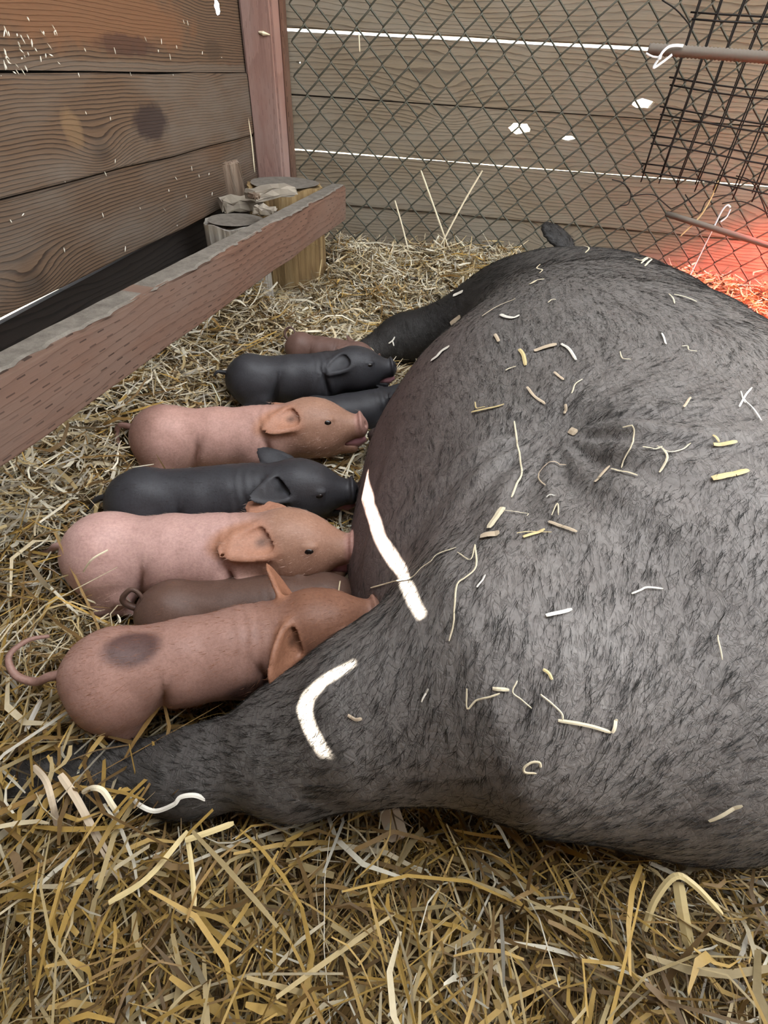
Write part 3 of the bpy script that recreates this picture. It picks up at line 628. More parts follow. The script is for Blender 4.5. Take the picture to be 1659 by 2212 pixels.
# ---------------------------------------------------------------- beam, logs and scraps in the corner
def prism_log(name, cx, cy, r, z0, z1, mat, parent, seed=0, flute=.05):
    R = random.Random(seed); n = 40; m = 7; ph = [R.random() * 6 for _ in range(6)]; V = []; F = []
    for j in range(m):
        t = j / (m - 1)
        for k in range(n):
            a = 2 * math.pi * k / n
            rr = r * (1 + flute * math.sin(3 * a + ph[0]) + flute * .5 * math.sin(7 * a + ph[1]) + .02 * math.sin(19 * a + ph[2]) + .012 * R.random()) * (1.0 + .06 * (1 - t))
            V.append((cx + rr * math.cos(a), cy + rr * math.sin(a), z0 + (z1 - z0) * t + (.004 * math.sin(5 * a + ph[3]) if j == m - 1 else 0)))
    for j in range(m - 1):
        for k in range(n): F.append((j * n + k, j * n + (k + 1) % n, (j + 1) * n + (k + 1) % n, (j + 1) * n + k))
    V.append((cx, cy, z1 - .002)); c_ = len(V) - 1
    for k in range(n): F.append(((m - 1) * n + k, (m - 1) * n + (k + 1) % n, c_))
    return mesh_obj(name, V, F, mat, parent)
def bark_mat(name, dark, light, hi):
    t = NT(name); tc = t.n('ShaderNodeTexCoord'); v = tc.outputs['Object']
    n = t.noise(t.mapping(v, (55, 55, 5)), 1.0, 5, .65, .6); n2 = t.noise(t.mapping(v, (14, 14, 4)), 1.0, 3, .6)
    col = t.ramp(n, [(.3, dark), (.52, light), (.72, hi)]); col = t.mix(t.ramp(n2, [(.4, 0.0), (.7, .6)]), col, dark)
    return t.out(col, .9, t.bump(n, .9, .006))
M['log_yellow'] = bark_mat('split yellow wood', (.12, .07, .03), (.30, .20, .09), (.44, .32, .16))
M['log_grey'] = bark_mat('weathered log', (.16, .14, .12), (.40, .37, .32), (.62, .59, .53))
def dust_mat():
    t = NT('grey dust'); tc = t.n('ShaderNodeTexCoord'); n = t.noise(tc.outputs['Object'], 45, 5, .7); return t.out(t.ramp(n, [(.3, (.105, .09, .073)), (.7, (.205, .182, .152))]), .95, t.bump(n, .6, .004))
M['dust'] = dust_mat()
M['bark'] = bark_mat('bark chunk', (.11, .075, .05), (.25, .18, .13), (.38, .31, .24))
M['scrap'] = wood('dusty scrap wood', (.18, .15, .12), (.32, .28, .22), 80, .5, .1, .4)

def beam_pt(t): return np.array([-.474, .409]) * (1 - t) + np.array([-.382, 1.657]) * t
bd = np.array([-.382 + .474, 1.657 - .409]); bl = np.linalg.norm(bd); bang = math.atan2(bd[1], bd[0])
near = beam_pt(-.55); far = beam_pt(1.0); Lb = np.linalg.norm(far - near); mid = (near + far) / 2 + np.array([-math.sin(bang), math.cos(bang)]) * .022
bo = prop(empty('rail_beam', (mid[0], mid[1], .25)), 'reddish brown timber rail propped on the stumps beside the left wall', 'beam')
bo.rotation_euler = (0, 0, bang)
o = bm_obj('timber', box_bm(Lb, .044, .089, .004, 22, .0012), M['wood_red'], bo); o.location = (0, 0, .0445)
# dust lying on the top with a ragged front edge
n = 160; V = []; F = []
for i in range(n):
    x = -Lb / 2 + .004 + (Lb - .008) * i / (n - 1); yf = -.0185 + .004 * math.sin(i * .23) * math.sin(i * .11 + 1) + random.uniform(-.0012, .0012) - (.0045 if (i * 7) % 31 < 5 else 0); hgt = .0012 + .0004 * math.sin(i * .7)
    V += [(x, yf, .0885), (x, yf + .004, .0895 + hgt), (x, .017, .0895 + hgt), (x, .0215, .0885)]
for i in range(n - 1):
    for k in range(3): F.append((i * 4 + k, i * 4 + k + 1, (i + 1) * 4 + k + 1, (i + 1) * 4 + k)[::-1])
mesh_obj('dust_layer', V, F, M['dust'], bo)
def stump(label, cx, cy, r, z1, mat, seed, z0=-.02):
    e = prop(empty('tree_stump', (cx, cy, z0)), label, 'stump', 'stumps behind the timber rail')
    prism_log('trunk', 0, 0, r, 0, z1 - z0, mat, e, seed)
    d = bmesh.new(); bmesh.ops.create_circle(d, cap_ends=True, segments=28, radius=r * .93)
    for v in d.verts: v.co.x *= 1 + .05 * math.sin(3 * math.atan2(v.co.y, v.co.x)); 
    o = bm_obj('dusty_top', d, M['dust'], e); o.location = (0, 0, z1 - z0 + .006); return e
stump('yellowish split stump under the far end of the rail', -.552, 1.60, .105, .335, M['log_yellow'], 3)
stump('pale weathered log end between the rail and the left wall', -.578, 1.29, .072, .300, M['log_grey'], 5)
stump('weathered stump under the near end of the rail', beam_pt(-.5)[0] - .02, beam_pt(-.5)[1], .09, .249, M['log_grey'], 8)
def chunk(name, label, cat, px, py, z, L, T_, Hh, rz, mat, tilt=(0, 0), seed=1):
    R = random.Random(seed); bm = box_bm(L, T_, Hh, .003, 5, .002)
    for v in bm.verts: v.co += Vector((R.uniform(-1, 1), R.uniform(-1, 1), R.uniform(-1, 1))) * min(L, T_) * .07
    o = bm_obj(name, bm, mat); p = atz(px, py, z); o.location = p; o.rotation_euler = (tilt[0], tilt[1], rz); prop(o, label, cat); return o
chunk('bark_chunk', 'brown crumbly bark chunk standing up on the log scraps', 'bark', 502, 394, .345, .055, .026, .095, .5, M['bark'], (.15, -.1), 2)
chunk('wood_scrap', 'dusty flat wood scrap lying across the two stumps', 'wood scrap', 520, 440, .318, .10, .085, .022, .6, M['scrap'], (0, .03), 3)
chunk('wood_scrap', 'longer grey wood scrap on the stump beside the corner post', 'wood scrap', 585, 415, .350, .13, .05, .02, .95, M['scrap'], (0, 0), 4)
chunk('wood_scrap', 'small tan wood block on top of the dusty scraps', 'wood scrap', 548, 424, .357, .022, .03, .010, .9, M['bark'], (0, 0), 6)
chunk('wood_scrap', 'short dusty scrap hanging over the front of the stump', 'wood scrap', 573, 455, .335, .05, .04, .016, .2, M['scrap'], (0, .1), 7)

# ---------------------------------------------------------------- chain link fence
YF = 1.778
def fence_y(x, z): return YF - .10 * np.clip((x - .25) / .8, 0, 2) ** 2 - .02 * np.clip(.6 - z, 0, 1)
fe = prop(empty('chain_link_fence', (.3, YF, 0)), 'grey green chain link fence standing in front of the back wall', 'fence')
DG = .0718; k0 = at(657, 51, 1, YF)
for k in range(0, 60):
    xk = k0[0] - DG / 4 + k * DG / 2; pts = []
    for i in range(-19, 10):
        z = k0[2] + i * DG / 2
        if z < .0 or z > .98: continue
        sgn = (1 if (i % 2 == 0) else -1) * (1 if k % 2 == 0 else -1)
        for dz, fx, dy in ((-.0045, .80, -.0019), (0, 1.0, 0), (.0045, .80, .0019)):
            x = xk + sgn * (DG / 4 + .0016) * fx; pts.append((x - .3, float(fence_y(x, z)) + dy * sgn - YF, z + dz))
    Vt, Ft = tube(pts, .0023, 6); mesh_obj('wire', Vt, Ft, M['wire_fence'], fe, True)

# ---------------------------------------------------------------- welded wire cage, rods, cable ties
YC = 1.665
cg = empty('wire_cage', tuple(at(1500, 430, 1, YC))); prop(cg, 'black welded wire cage panel hung on the fence at the upper right', 'wire panel')
co = np.array(cg.location)
Ab = at(1391, 372, 1, YC); At_ = at(1513, 0, 1, YC); Rt = at(1659, 212, 1, YC - .05) - at(1445, 184, 1, YC)
vv = (At_ - Ab); vv /= np.linalg.norm(vv); uu = Rt / np.linalg.norm(Rt)
for layer, (off, du, dv) in enumerate((((0, 0, 0), 0, 0), ((.004, .045, .008), .006, .006))):
    o_ = Ab + np.array(off)
    for i in range(9):
        w_ = random.uniform(-.004, .004); p = [o_ + uu * (i * .046 + du + w_ * math.sin(s_ * 3) * .6) + vv * s_ + np.array([0, .004 * math.sin(s_ * 20 + i), 0]) for s_ in np.linspace(-.015 - .01 * random.random(), .56, 9)]
        Vt, Ft = tube([q_ - co for q_ in p], .0018, 5); mesh_obj('wire', Vt, Ft, M['wire_black'], cg, True)
    for j in range(10):
        p = [o_ + vv * (j * .058 + dv + .003 * math.sin(s_ * 12 + j)) + uu * s_ + np.array([0, .003 * math.sin(s_ * 15 + j), 0]) for s_ in np.linspace(-.006, .40, 8)]
        Vt, Ft = tube([q_ - co for q_ in p], .0018, 5); mesh_obj('wire', Vt, Ft, M['wire_black'], cg, True)
loose = [[(1430, 0), (1460, 20), (1487, 50), (1490, 60)], [(1322, 388), (1345, 395), (1362, 415), (1358, 440), (1340, 445)], [(1362, 425), (1390, 420), (1415, 422), (1430, 435), (1450, 452)],
         [(1450, 452), (1490, 430), (1540, 390)], [(1590, 380), (1620, 390), (1640, 420), (1659, 470)], [(1560, 440), (1600, 435), (1640, 450), (1659, 462)], [(1480, 420), (1510, 460), (1530, 430), (1580, 420)]]
for l in loose:
    p = catmull([at(x, y, 1, YC - .01) for x, y in l], 4); Vt, Ft = tube([q_ - co for q_ in p], .0014, 5); mesh_obj('loose_wire', Vt, Ft, M['wire_black'], cg, True)
# ribbed steel rod
ra, rb = at(1400, 106, 1, 1.645), at(1659, 124, 1, 1.60); rb = ra + (rb - ra) * 1.8
rod = empty('ribbed_rod', tuple(ra)); prop(rod, 'grey ribbed steel rod lying level across the wire cage', 'rod')
n = 110; pts = [(rb - ra) * i / n for i in range(n + 1)]; Vt, Ft = tube(pts, [.0098 if i % 2 else .0118 for i in range(n + 1)], 10); mesh_obj('bar', Vt, Ft, M['rod'], rod, True)
# low brown rod
la, lb = at(1440, 462, 1, 1.66), at(1659, 530, 1, 1.55); lb = la + (lb - la) * 1.6
lo = empty('low_rod', tuple(la)); prop(lo, 'thin brown rusty rod slanting low across the fence', 'rod'); Vt, Ft = tube([(lb - la) * s_ for s_ in np.linspace(0, 1, 8)], [.007, .0075, .007, .0075, .007, .007, .0075, .007], 8); mesh_obj('bar', Vt, Ft, M['rod'], lo, True)
def flat_strip(pts, nrm, w, t=.0005):
    """thin solid strip along pts, lying against surface normals nrm, with a slight crease"""
    pts = np.asarray(pts, float); nrm = np.asarray(nrm, float); n_ = len(pts); tan = np.gradient(pts, axis=0); tan /= np.linalg.norm(tan, axis=1, keepdims=True) + 1e-12
    sd = np.cross(tan, nrm); sd /= np.linalg.norm(sd, axis=1, keepdims=True) + 1e-12; up = np.cross(sd, tan)
    w = np.full(n_, w) if np.isscalar(w) else np.asarray(w); V = []
    for i in range(n_):
        V += [pts[i] - sd[i] * w[i] / 2, pts[i] + up[i] * (t + min(w[i] * .06, .0003)), pts[i] + sd[i] * w[i] / 2, pts[i] - up[i] * t]
    F = [(i * 4 + k, i * 4 + (k + 1) % 4, (i + 1) * 4 + (k + 1) % 4, (i + 1) * 4 + k) for i in range(n_ - 1) for k in range(4)] + [(3, 2, 1, 0), tuple((n_ - 1) * 4 + k for k in range(4))]
    return V, F
def tie(label, strips, head, yv):
    o_ = at(*head, 1, yv); e = prop(empty('cable_tie', tuple(o_)), label, 'cable tie', 'white cable ties')
    for l, w_ in strips:
        p = catmull([at(x, y, 1, yv) - o_ for x, y in l], 5); Vt, Ft = flat_strip(p, np.tile([0, -1, .3], (len(p), 1)), w_, .0008); mesh_obj('strap', Vt, Ft, M['plastic_white'], e)
    mesh_o = bm_obj('lock_head', box_bm(.008, .006, .009, .0015), M['plastic_white'], e); return e
tie('short white cable tie fastening the ribbed rod to the fence', [([(1425, 124), (1432, 112), (1445, 101), (1460, 98), (1476, 99)], .0055), ([(1425, 124), (1412, 146), (1430, 135), (1452, 118)], .005), ([(1425, 124), (1410, 122), (1396, 115)], .0035)], (1425, 124), 1.62)
tie('long white cable tie dangling below the wire cage', [([(1541, 493), (1552, 470), (1562, 452), (1572, 443), (1578, 448)], .0042), ([(1578, 452), (1570, 468), (1557, 479)], .004), ([(1541, 493), (1525, 525), (1508, 560), (1490, 596)], .0032)], (1541, 493), 1.62)

# ---------------------------------------------------------------- red heat lamp, just out of the picture on the right
LP = np.array([1.12, 1.42, .62])
hl = empty('heat_lamp', tuple(LP)); prop(hl, 'red heat lamp hanging over the straw beyond the sow\'s back', 'lamp')
V = []; F = []; prof = [(.02, .10), (.035, .08), (.06, .04), (.085, 0), (.082, 0), (.057, .04), (.03, .075)]
for r_, z_ in prof:
    for k in range(20): V.append((r_ * math.cos(k * math.pi / 10), r_ * math.sin(k * math.pi / 10), z_))
for j in range(len(prof) - 1):
    for k in range(20): F.append((j * 20 + k, j * 20 + (k + 1) % 20, (j + 1) * 20 + (k + 1) % 20, (j + 1) * 20 + k))
mesh_obj('lamp_shade', V, F, M['steel'], hl, True)
bm = bmesh.new(); bmesh.ops.create_uvsphere(bm, u_segments=14, v_segments=10, radius=.03); bo_ = bm_obj('bulb', bm, M['bulb'], hl, True); bo_.location = (0, 0, .045)
Vt, Ft = tube([(0, 0, .10), (0, 0, .9), (0, 0, 1.78)], .004, 6); mesh_obj('cord', Vt, Ft, M['wire_black'], hl)
ll = bpy.data.lights.new('heat_light', 'SPOT'); lo_ = bpy.data.objects.new('heat_light', ll); C.objects.link(lo_); lo_.parent = hl; lo_.location = (0, 0, .0)
ll.energy = 26; ll.color = (1, .09, .06); ll.spot_size = math.radians(125); ll.spot_blend = .5; ll.shadow_soft_size = .03

# ---------------------------------------------------------------- straw
def animal_dist(P):
    d = sdf(P, sow_prims)
    for root_, loc_, R_, sc_, pr_ in PIGS:
        m = np.linalg.norm(P[:, :2] - (loc_ + R_ @ np.array([.18, 0, .05]) * sc_)[:2], axis=1) < .28
        if m.any(): d[m] = np.minimum(d[m], sdf(((P[m] - loc_) @ R_) / sc_, pr_) * sc_)
    return d
def blades(n, xr, yr, lift, lmean, wmean, gold_shade, seed, tilt=.22, keepf=None, over=-.001, under=.010):
    r = np.random.default_rng(seed)
    x = r.uniform(*xr, n); y = r.uniform(*yr, n); z = hfield(x, y) + r.uniform(-.006, lift, n)
    az = r.uniform(0, 2 * np.pi, n); pt = r.normal(0, tilt, n); L = lmean * np.exp(r.normal(0, .5, n)); w = np.clip(wmean * np.exp(r.normal(0, .5, n)), .0005, .0065)
    d = np.stack([np.cos(az) * np.cos(pt), np.sin(az) * np.cos(pt), np.sin(pt)], 1)
    up0 = np.tile([0, 0, 1.0], (n, 1)) + r.normal(0, .6, (n, 3)); s = np.cross(d, up0); s /= np.linalg.norm(s, axis=1, keepdims=True) + 1e-9; u = np.cross(s, d)
    cc = np.stack([x, y, z], 1); bend = r.normal(0, .13, n)[:, None]; kink = (r.random(n) < .15) * r.normal(0, .35, n)
    ts = np.array([-.5, -.17, .17, .5]); P_ = []
    for t in ts:
        off = (u * .6 + s) * (bend * (t * t * 4 - .35))
        kk = np.where(t > 0, kink * t, 0)[:, None] * s
        P_.append(cc + (d * t + off + kk) * L[:, None])
    P_ = np.stack(P_, 1)
    P_[..., 2] = np.maximum(P_[..., 2], hfield(P_[..., 0], P_[..., 1]) - under)
    good = (P_[..., 0] > XL + .003).all(1) & (P_[..., 1] < 1.822).all(1)
    dd = animal_dist(P_.reshape(-1, 3)).reshape(n, 4).min(1); good &= dd > over
    # keep out of the corner timber
    inpost = ((P_[..., 0] < XL + .105) & (P_[..., 1] > 1.715)).any(1); good &= ~inpost
    bx = (P_[..., :2] - mid) @ np.array([math.cos(bang), math.sin(bang)]); by = (P_[..., :2] - mid) @ np.array([-math.sin(bang), math.cos(bang)])
    good &= ~((np.abs(by) < .03) & (P_[..., 2] > .235) & (bx < Lb / 2)).any(1)
    for (sx, sy, sr) in ((-.552, 1.60, .113), (-.578, 1.29, .078)): good &= ~(((P_[..., 0] - sx) ** 2 + (P_[..., 1] - sy) ** 2) < sr * sr).any(1)
    P_, s, w, L, u = P_[good], s[good], w[good], L[good], u[good]; n = len(P_)
    tw = r.normal(0, .5, n)[:, None]
    prof = np.array([.75, 1, .95, .5]); V = np.empty((n, 8, 3))
    for i in range(4):
        ss = s * np.cos(tw * ts[i]) + u * np.sin(tw * ts[i]); V[:, 2 * i] = P_[:, i] - ss * (w * prof[i] / 2)[:, None]; V[:, 2 * i + 1] = P_[:, i] + ss * (w * prof[i] / 2)[:, None]
    b0 = np.arange(n)[:, None] * 8; Fq = np.concatenate([b0 + [0, 1, 3, 2], b0 + [2, 3, 5, 4], b0 + [4, 5, 7, 6]])
    pal = np.array([(.66, .56, .37), (.52, .40, .20), (.80, .74, .58), (.30, .18, .06), (.50, .32, .085), (.17, .10, .035), (.46, .42, .34)])
    g = gold_shade(P_[:, 1, 0], P_[:, 1, 1])[:, None]
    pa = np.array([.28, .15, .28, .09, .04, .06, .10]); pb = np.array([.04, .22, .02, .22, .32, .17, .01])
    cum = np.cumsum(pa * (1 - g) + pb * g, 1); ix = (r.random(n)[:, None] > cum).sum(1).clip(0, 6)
    col = pal[ix] * (1 + r.normal(0, .14, n)[:, None]) * (1 - .30 * g); col = np.repeat(col, 8, 0).clip(.02, .95)  # front blades darkened: foreground shade painted into the straw colour
    return V.reshape(-1, 3), Fq, col
gold_shade = lambda x, y: np.clip((.42 - y) / .35, 0, 1) * .9 + .05
sets = []
# fine layers over the whole bed, coarser and more golden in front, shade also put into the tint
sets.append(blades(30000, (-.68, .35), (.35, 1.80), .020, .036, .0022, gold_shade, 11))
sets.append(blades(11000, (-.68, .45), (.35, 1.80), .036, .055, .0030, gold_shade, 12, .30))
sets.append(blades(17000, (-.68, 1.05), (-.35, .40), .016, .036, .0015, gold_shade, 13))
sets.append(blades(17000, (-.68, 1.05), (-.35, .40), .052, .055, .0019, gold_shade, 14, .42))
sets.append(blades(3600, (-.68, 1.0), (-.30, .32), .075, .080, .0026, gold_shade, 15, .42))
sets.append(blades(9000, (.35, 1.6), (.9, 1.80), .030, .042, .0030, gold_shade, 16, .28))
sets.append(blades(5000, (-.45, .2), (1.40, 1.80), .045, .045, .0026, gold_shade, 17, .38))
sets.append(blades(7000, (.35, 1.7), (.38, .95), .030, .042, .0030, gold_shade, 19, .28))
sets.append(blades(500, (-.50, -.22), (.02, .17), .075, .055, .0035, gold_shade, 18, .30, over=-.05))
V_, F_, C_ = [], [], []; o_ = 0
for v, f, c_ in sets: V_.append(v); F_.append(f + o_); C_.append(c_); o_ += len(v)
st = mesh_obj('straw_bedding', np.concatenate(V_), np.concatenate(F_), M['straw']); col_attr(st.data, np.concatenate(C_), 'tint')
prop(st, 'loose straw bedding covering the floor of the pen', 'straw', kind='stuff')

# ---------------------------------------------------------------- single straws lying on the sow
bits = [
 ('forked pale straw scrap on the top ridge of the sow', 'straw_pale', [([(1370, 562), (1385, 566), (1398, 558), (1407, 562)], 5), ([(1398, 560), (1384, 571)], 4), ([(1407, 562), (1392, 577)], 4)]),
 ('tiny squiggle of straw below the ridge of the sow', 'straw_pale', [([(1167, 573), (1160, 582), (1172, 586), (1165, 592)], 3)]),
 ('small ragged pale flake high on the sow\'s shoulder', 'straw_pale', [([(1144, 617), (1158, 609), (1176, 606)], 9)]),
 ('whitish flake at the top of the sow\'s foreleg', 'straw_white', [([(980, 640), (990, 635), (1001, 631)], 9)]),
 ('thin bent stem lying along the top of the sow\'s shoulder', 'straw_pale', [([(1042, 686), (1070, 668), (1096, 655), (1114, 648)], 2.5)]),
 ('white crescent shaped husk on the sow\'s shoulder', 'straw_white', [([(1082, 682), (1092, 687), (1108, 689), (1122, 683)], 8)]),
 ('short thin straw right of the white crescent husk', 'straw_pale', [([(1184, 656), (1192, 651), (1201, 649)], 3)]),
 ('bright yellow leaf shaped straw near the sow\'s armpit', 'straw_white', [([(933, 780), (946, 772), (956, 760), (972, 749)], 12)]),
 ('tan ragged flake beside the sow\'s elbow', 'straw_tan', [([(975, 701), (985, 693), (996, 684)], 12)]),
 ('small brown flake between the crescent husk and the orange husk', 'straw_tan', [([(1070, 725), (1075, 733), (1079, 741)], 7)]),
 ('orange tan husk standing upright on the sow\'s ribs', 'straw_gold', [([(1122, 757), (1131, 770), (1136, 792)], 8)]),
 ('small pale comma of straw below the orange husk', 'straw_pale', [([(1093, 804), (1104, 797), (1116, 795)], 4)]),
 ('broad tan leaf scrap on the sow\'s ribs', 'straw_tan', [([(1154, 760), (1178, 753), (1203, 746)], 13)]),
 ('white split straw right of the broad tan leaf', 'straw_white', [([(1213, 745), (1229, 757), (1245, 781)], 6)]),
 ('slim tan husk slanting down the middle of the sow\'s ribs', 'straw_tan', [([(1139, 840), (1156, 860), (1179, 876)], 6)]),
 ('short tan husk right of the slim slanting husk', 'straw_tan', [([(1197, 808), (1207, 815), (1217, 825)], 6)]),
 ('thin hooked straw on the sow\'s upper flank', 'straw_pale', [([(1258, 822), (1243, 834), (1235, 852)], 3)]),
 ('double yellow stalk on the sow\'s flank above the streak of sun', 'straw_gold', [([(1020, 893), (1047, 887), (1090, 876)], 5), ([(1028, 872), (1031, 884), (1050, 882)], 3)]),
 ('tiny tan seed husk on the mid flank of the sow', 'straw_tan', [([(1222, 876), (1223, 886), (1220, 896)], 6)]),
 ('square tan chip on the mid flank of the sow', 'straw_tan', [([(1230, 930), (1238, 934), (1246, 938)], 16)]),
 ('long thin bent stem pointing down the middle of the sow\'s flank', 'straw_pale', [([(1111, 914), (1118, 965), (1127, 1018), (1114, 1050), (1104, 1079)], 4)]),
 ('long curled dry fibre on the sow\'s back', 'straw_pale', [([(1347, 925), (1366, 922), (1371, 935), (1365, 965), (1352, 992), (1344, 1016)], 3.5)]),
 ('tangled star of pale straws on the sow\'s back', 'straw_pale', [([(1388, 970), (1415, 973), (1428, 970)], 4), ([(1418, 968), (1443, 981), (1470, 975), (1490, 960)], 3), ([(1428, 972), (1440, 992), (1424, 1023)], 5)]),
 ('two short flat straws near the right edge of the sow\'s back', 'straw_gold', [([(1538, 963), (1560, 962), (1588, 957)], 9), ([(1538, 942), (1551, 957)], 6)]),
 ('thick greenish yellow straw piece on the sow\'s back', 'straw_gold', [([(1535, 1037), (1575, 1028), (1613, 1020)], 13)]),
 ('slim tan husk pointing up and right on the sow\'s mid back', 'straw_tan', [([(1287, 1044), (1300, 1030), (1319, 1010)], 7)]),
 ('straight pale straw right of the slim tan husk', 'straw_pale', [([(1322, 1017), (1350, 1023), (1376, 1032)], 5)]),
 ('squiggly dry rootlet on the sow\'s flank', 'straw_tan', [([(1180, 1053), (1167, 1040), (1166, 1025), (1190, 1001), (1208, 1007), (1224, 1008)], 3)]),
 ('tiny pale crumb of straw above the folded straw', 'straw_white', [([(1182, 1078), (1190, 1073), (1201, 1074)], 3)]),
 ('broad torn pale chip beside the flank hollow of the sow', 'straw_pale', [([(1087, 1101), (1072, 1122), (1058, 1146)], 16), ([(1087, 1107), (1115, 1110), (1140, 1113), (1138, 1120)], 2)]),
 ('wide ribbed tan chip under the torn pale chip', 'straw_tan', [([(1040, 1163), (1060, 1158), (1080, 1154)], 20)]),
 ('small folded straw shaped like an upside down V', 'straw_pale', [([(1193, 1116), (1205, 1092), (1207, 1115)], 3)]),
 ('yellow cut straw crossed by a thin stem', 'straw_gold', [([(1129, 1165), (1152, 1157), (1177, 1147)], 8), ([(1116, 1157), (1150, 1152), (1192, 1154)], 2.5)]),
 ('flat grey brown husk on the sow\'s flank hollow', 'straw_tan', [([(1186, 1131), (1215, 1140), (1246, 1153)], 8)]),
 ('long wandering stem crossing the streak of sun on the belly', 'straw_pale', [([(803, 1270), (850, 1259), (893, 1251), (914, 1231), (935, 1216), (949, 1200), (987, 1186)], 4)]),
 ('long zigzag stem hanging over the sow\'s groin', 'straw_pale', [([(1028, 1182), (1030, 1228), (1010, 1250), (989, 1266), (984, 1310), (983, 1350), (974, 1386)], 4.5), ([(1028, 1182), (1018, 1212), (990, 1198)], 3)]),
 ('short white sliver right of the long zigzag stem', 'straw_white', [([(1031, 1273), (1039, 1262), (1049, 1246)], 4)]),
 ('thin white bent straw on the lower flank of the sow', 'straw_white', [([(1362, 1284), (1380, 1277), (1395, 1271), (1430, 1273)], 4)]),
 ('thick white straw on the sow\'s thigh crease', 'straw_white', [([(1177, 1332), (1205, 1326), (1233, 1318)], 8)]),
 ('crossed white straws at the right edge of the sow\'s ribs', 'straw_white', [([(1594, 882), (1607, 858), (1622, 840)], 4), ([(1606, 866), (1622, 885), (1642, 912)], 4), ([(1597, 850), (1606, 875)], 3)]),
 ('tiny tan husk on the sow\'s back below the shoulder blade', 'straw_tan', [([(1474, 883), (1482, 873), (1490, 863)], 5)]),
 ('short white straw on the sow\'s back behind the ridge', 'straw_white', [([(1428, 723), (1433, 735), (1438, 747)], 4)]),
 ('thin looped fibre on the sow\'s back near the ridge', 'straw_pale', [([(1471, 752), (1484, 750), (1486, 760), (1503, 763)], 2.5)]),
 ('thin L shaped fibre on the sow\'s upper back', 'straw_pale', [([(1339, 763), (1345, 779), (1362, 780)], 2.5)]),
 ('pale jointed stem near the red lit edge of the sow', 'straw_pale', [([(1455, 638), (1480, 646), (1504, 654)], 4), ([(1444, 637), (1452, 648), (1456, 658)], 3)]),
 ('thin stalk standing on the sow\'s ridge', 'straw_pale', [([(1261, 534), (1272, 538), (1264, 549)], 3)]),
 ('zigzag of thin straw pieces on the sow\'s thigh', 'straw_pale', [([(1012, 1486), (1012, 1529), (1030, 1512), (1055, 1505), (1079, 1497)], 4), ([(1064, 1486), (1099, 1490)], 8), ([(1116, 1470), (1106, 1494), (1125, 1510), (1146, 1528)], 3)]),
 ('small golden fleck above the jointed straw on the rump', 'straw_gold', [([(1171, 1446), (1182, 1454), (1191, 1468)], 7)]),
 ('long jointed straw lying across the rump of the sow', 'straw_pale', [([(1165, 1499), (1188, 1517), (1209, 1538), (1212, 1552)], 4), ([(1203, 1554), (1240, 1559), (1278, 1567), (1316, 1580)], 8), ([(1318, 1580), (1323, 1566), (1328, 1551)], 9)]),
 ('thin pale splinter on the sow\'s thigh', 'straw_white', [([(914, 1515), (921, 1500), (929, 1487)], 4)]),
 ('small bent tan leaf on the sow\'s hind leg beside the sun streak', 'straw_tan', [([(754, 1544), (770, 1553), (785, 1551)], 7)]),
 ('curled C shaped straw ring on the rump of the sow', 'straw_pale', [([(1166, 1653), (1162, 1642), (1146, 1641), (1131, 1652), (1133, 1664), (1157, 1667)], 6)]),
 ('thin forked fibre low on the rump of the sow', 'straw_pale', [([(1125, 1811), (1150, 1808), (1146, 1822)], 3), ([(1157, 1811), (1180, 1813), (1197, 1820), (1203, 1838)], 3)]),
 ('broad pale yellow straw near the tail of the sow', 'straw_pale', [([(1527, 1767), (1565, 1750), (1599, 1734)], 12)]),
 ('thin upright straw at the right of the rump', 'straw_pale', [([(1547, 1372), (1551, 1398), (1556, 1425)], 3.5)]),
 ('small white Y of straw on the sow\'s foreleg', 'straw_white', [([(840, 742), (848, 736), (853, 728)], 3), ([(848, 737), (851, 747)], 3)]),
]
def press_on(px):
    out = []
    for x, y in px:
        p, n_ = sow_hit(x, y)
        if p is not None: out.append((p, n_))
    return out
for lab, mt, strips in bits:
    root_o = None
    for l, w_ in strips:
        dense = catmull([np.array(q, float) for q in l], 4); hp_ = press_on([tuple(q) for q in dense])
        if len(hp_) < 2: continue
        P_ = np.array([h_[0] for h_ in hp_]); N_ = np.array([h_[1] for h_ in hp_]); dep = ((P_ - CAM) @ CF).mean()
        if root_o is None:
            base_p = P_[0].copy(); root_o = prop(empty('straw_piece', tuple(base_p)), lab, 'straw', 'straw pieces lying on the sow')
        w0 = w_ * dep / FPX; nn_ = len(P_); ww = np.full(nn_, w0); ww[0] *= .8; ww[-1] *= .6
        jit = np.cumsum(rng.normal(0, .0003, nn_)); lift = .0016 + .0012 * np.abs(np.sin(np.linspace(0, 3, nn_) + rng.random() * 3))
        Vt, Ft = flat_strip(P_ + N_ * lift[:, None] - base_p, N_, ww, .00022); mesh_obj('stem' if w_ < 7 else 'blade', Vt, Ft, M[mt], root_o)

# ---------------------------------------------------------------- single straws elsewhere
def loose(label, pts3, w_, mt, name='straw_stalk', group=None):
    p = catmull(pts3, 5); b_ = p[0].copy(); r_ = prop(empty(name, tuple(b_)), label, 'straw', group)
    ww = np.full(len(p), w_); ww[0] *= .8; ww[-1] *= .6
    view = CAM - p.mean(0); Vt, Ft = flat_strip(p - b_, np.tile(view / np.linalg.norm(view), (len(p), 1)), ww, min(w_ * .2, .0007)); mesh_obj('stem', Vt, Ft, M[mt], r_); return r_
Y1 = 1.745
loose('long pale straw leaning against the fence, left of the crossing pair', [at(853, 433, 1, Y1), at(868, 485, 1, Y1 - .01), at(882, 540, 1, Y1 - .03)], .0045, 'straw_pale')
loose('long straw leaning left against the fence, crossing another', [at(909, 368, 1, Y1), at(935, 440, 1, Y1 - .01), at(972, 545, 1, Y1 - .03)], .005, 'straw_pale')
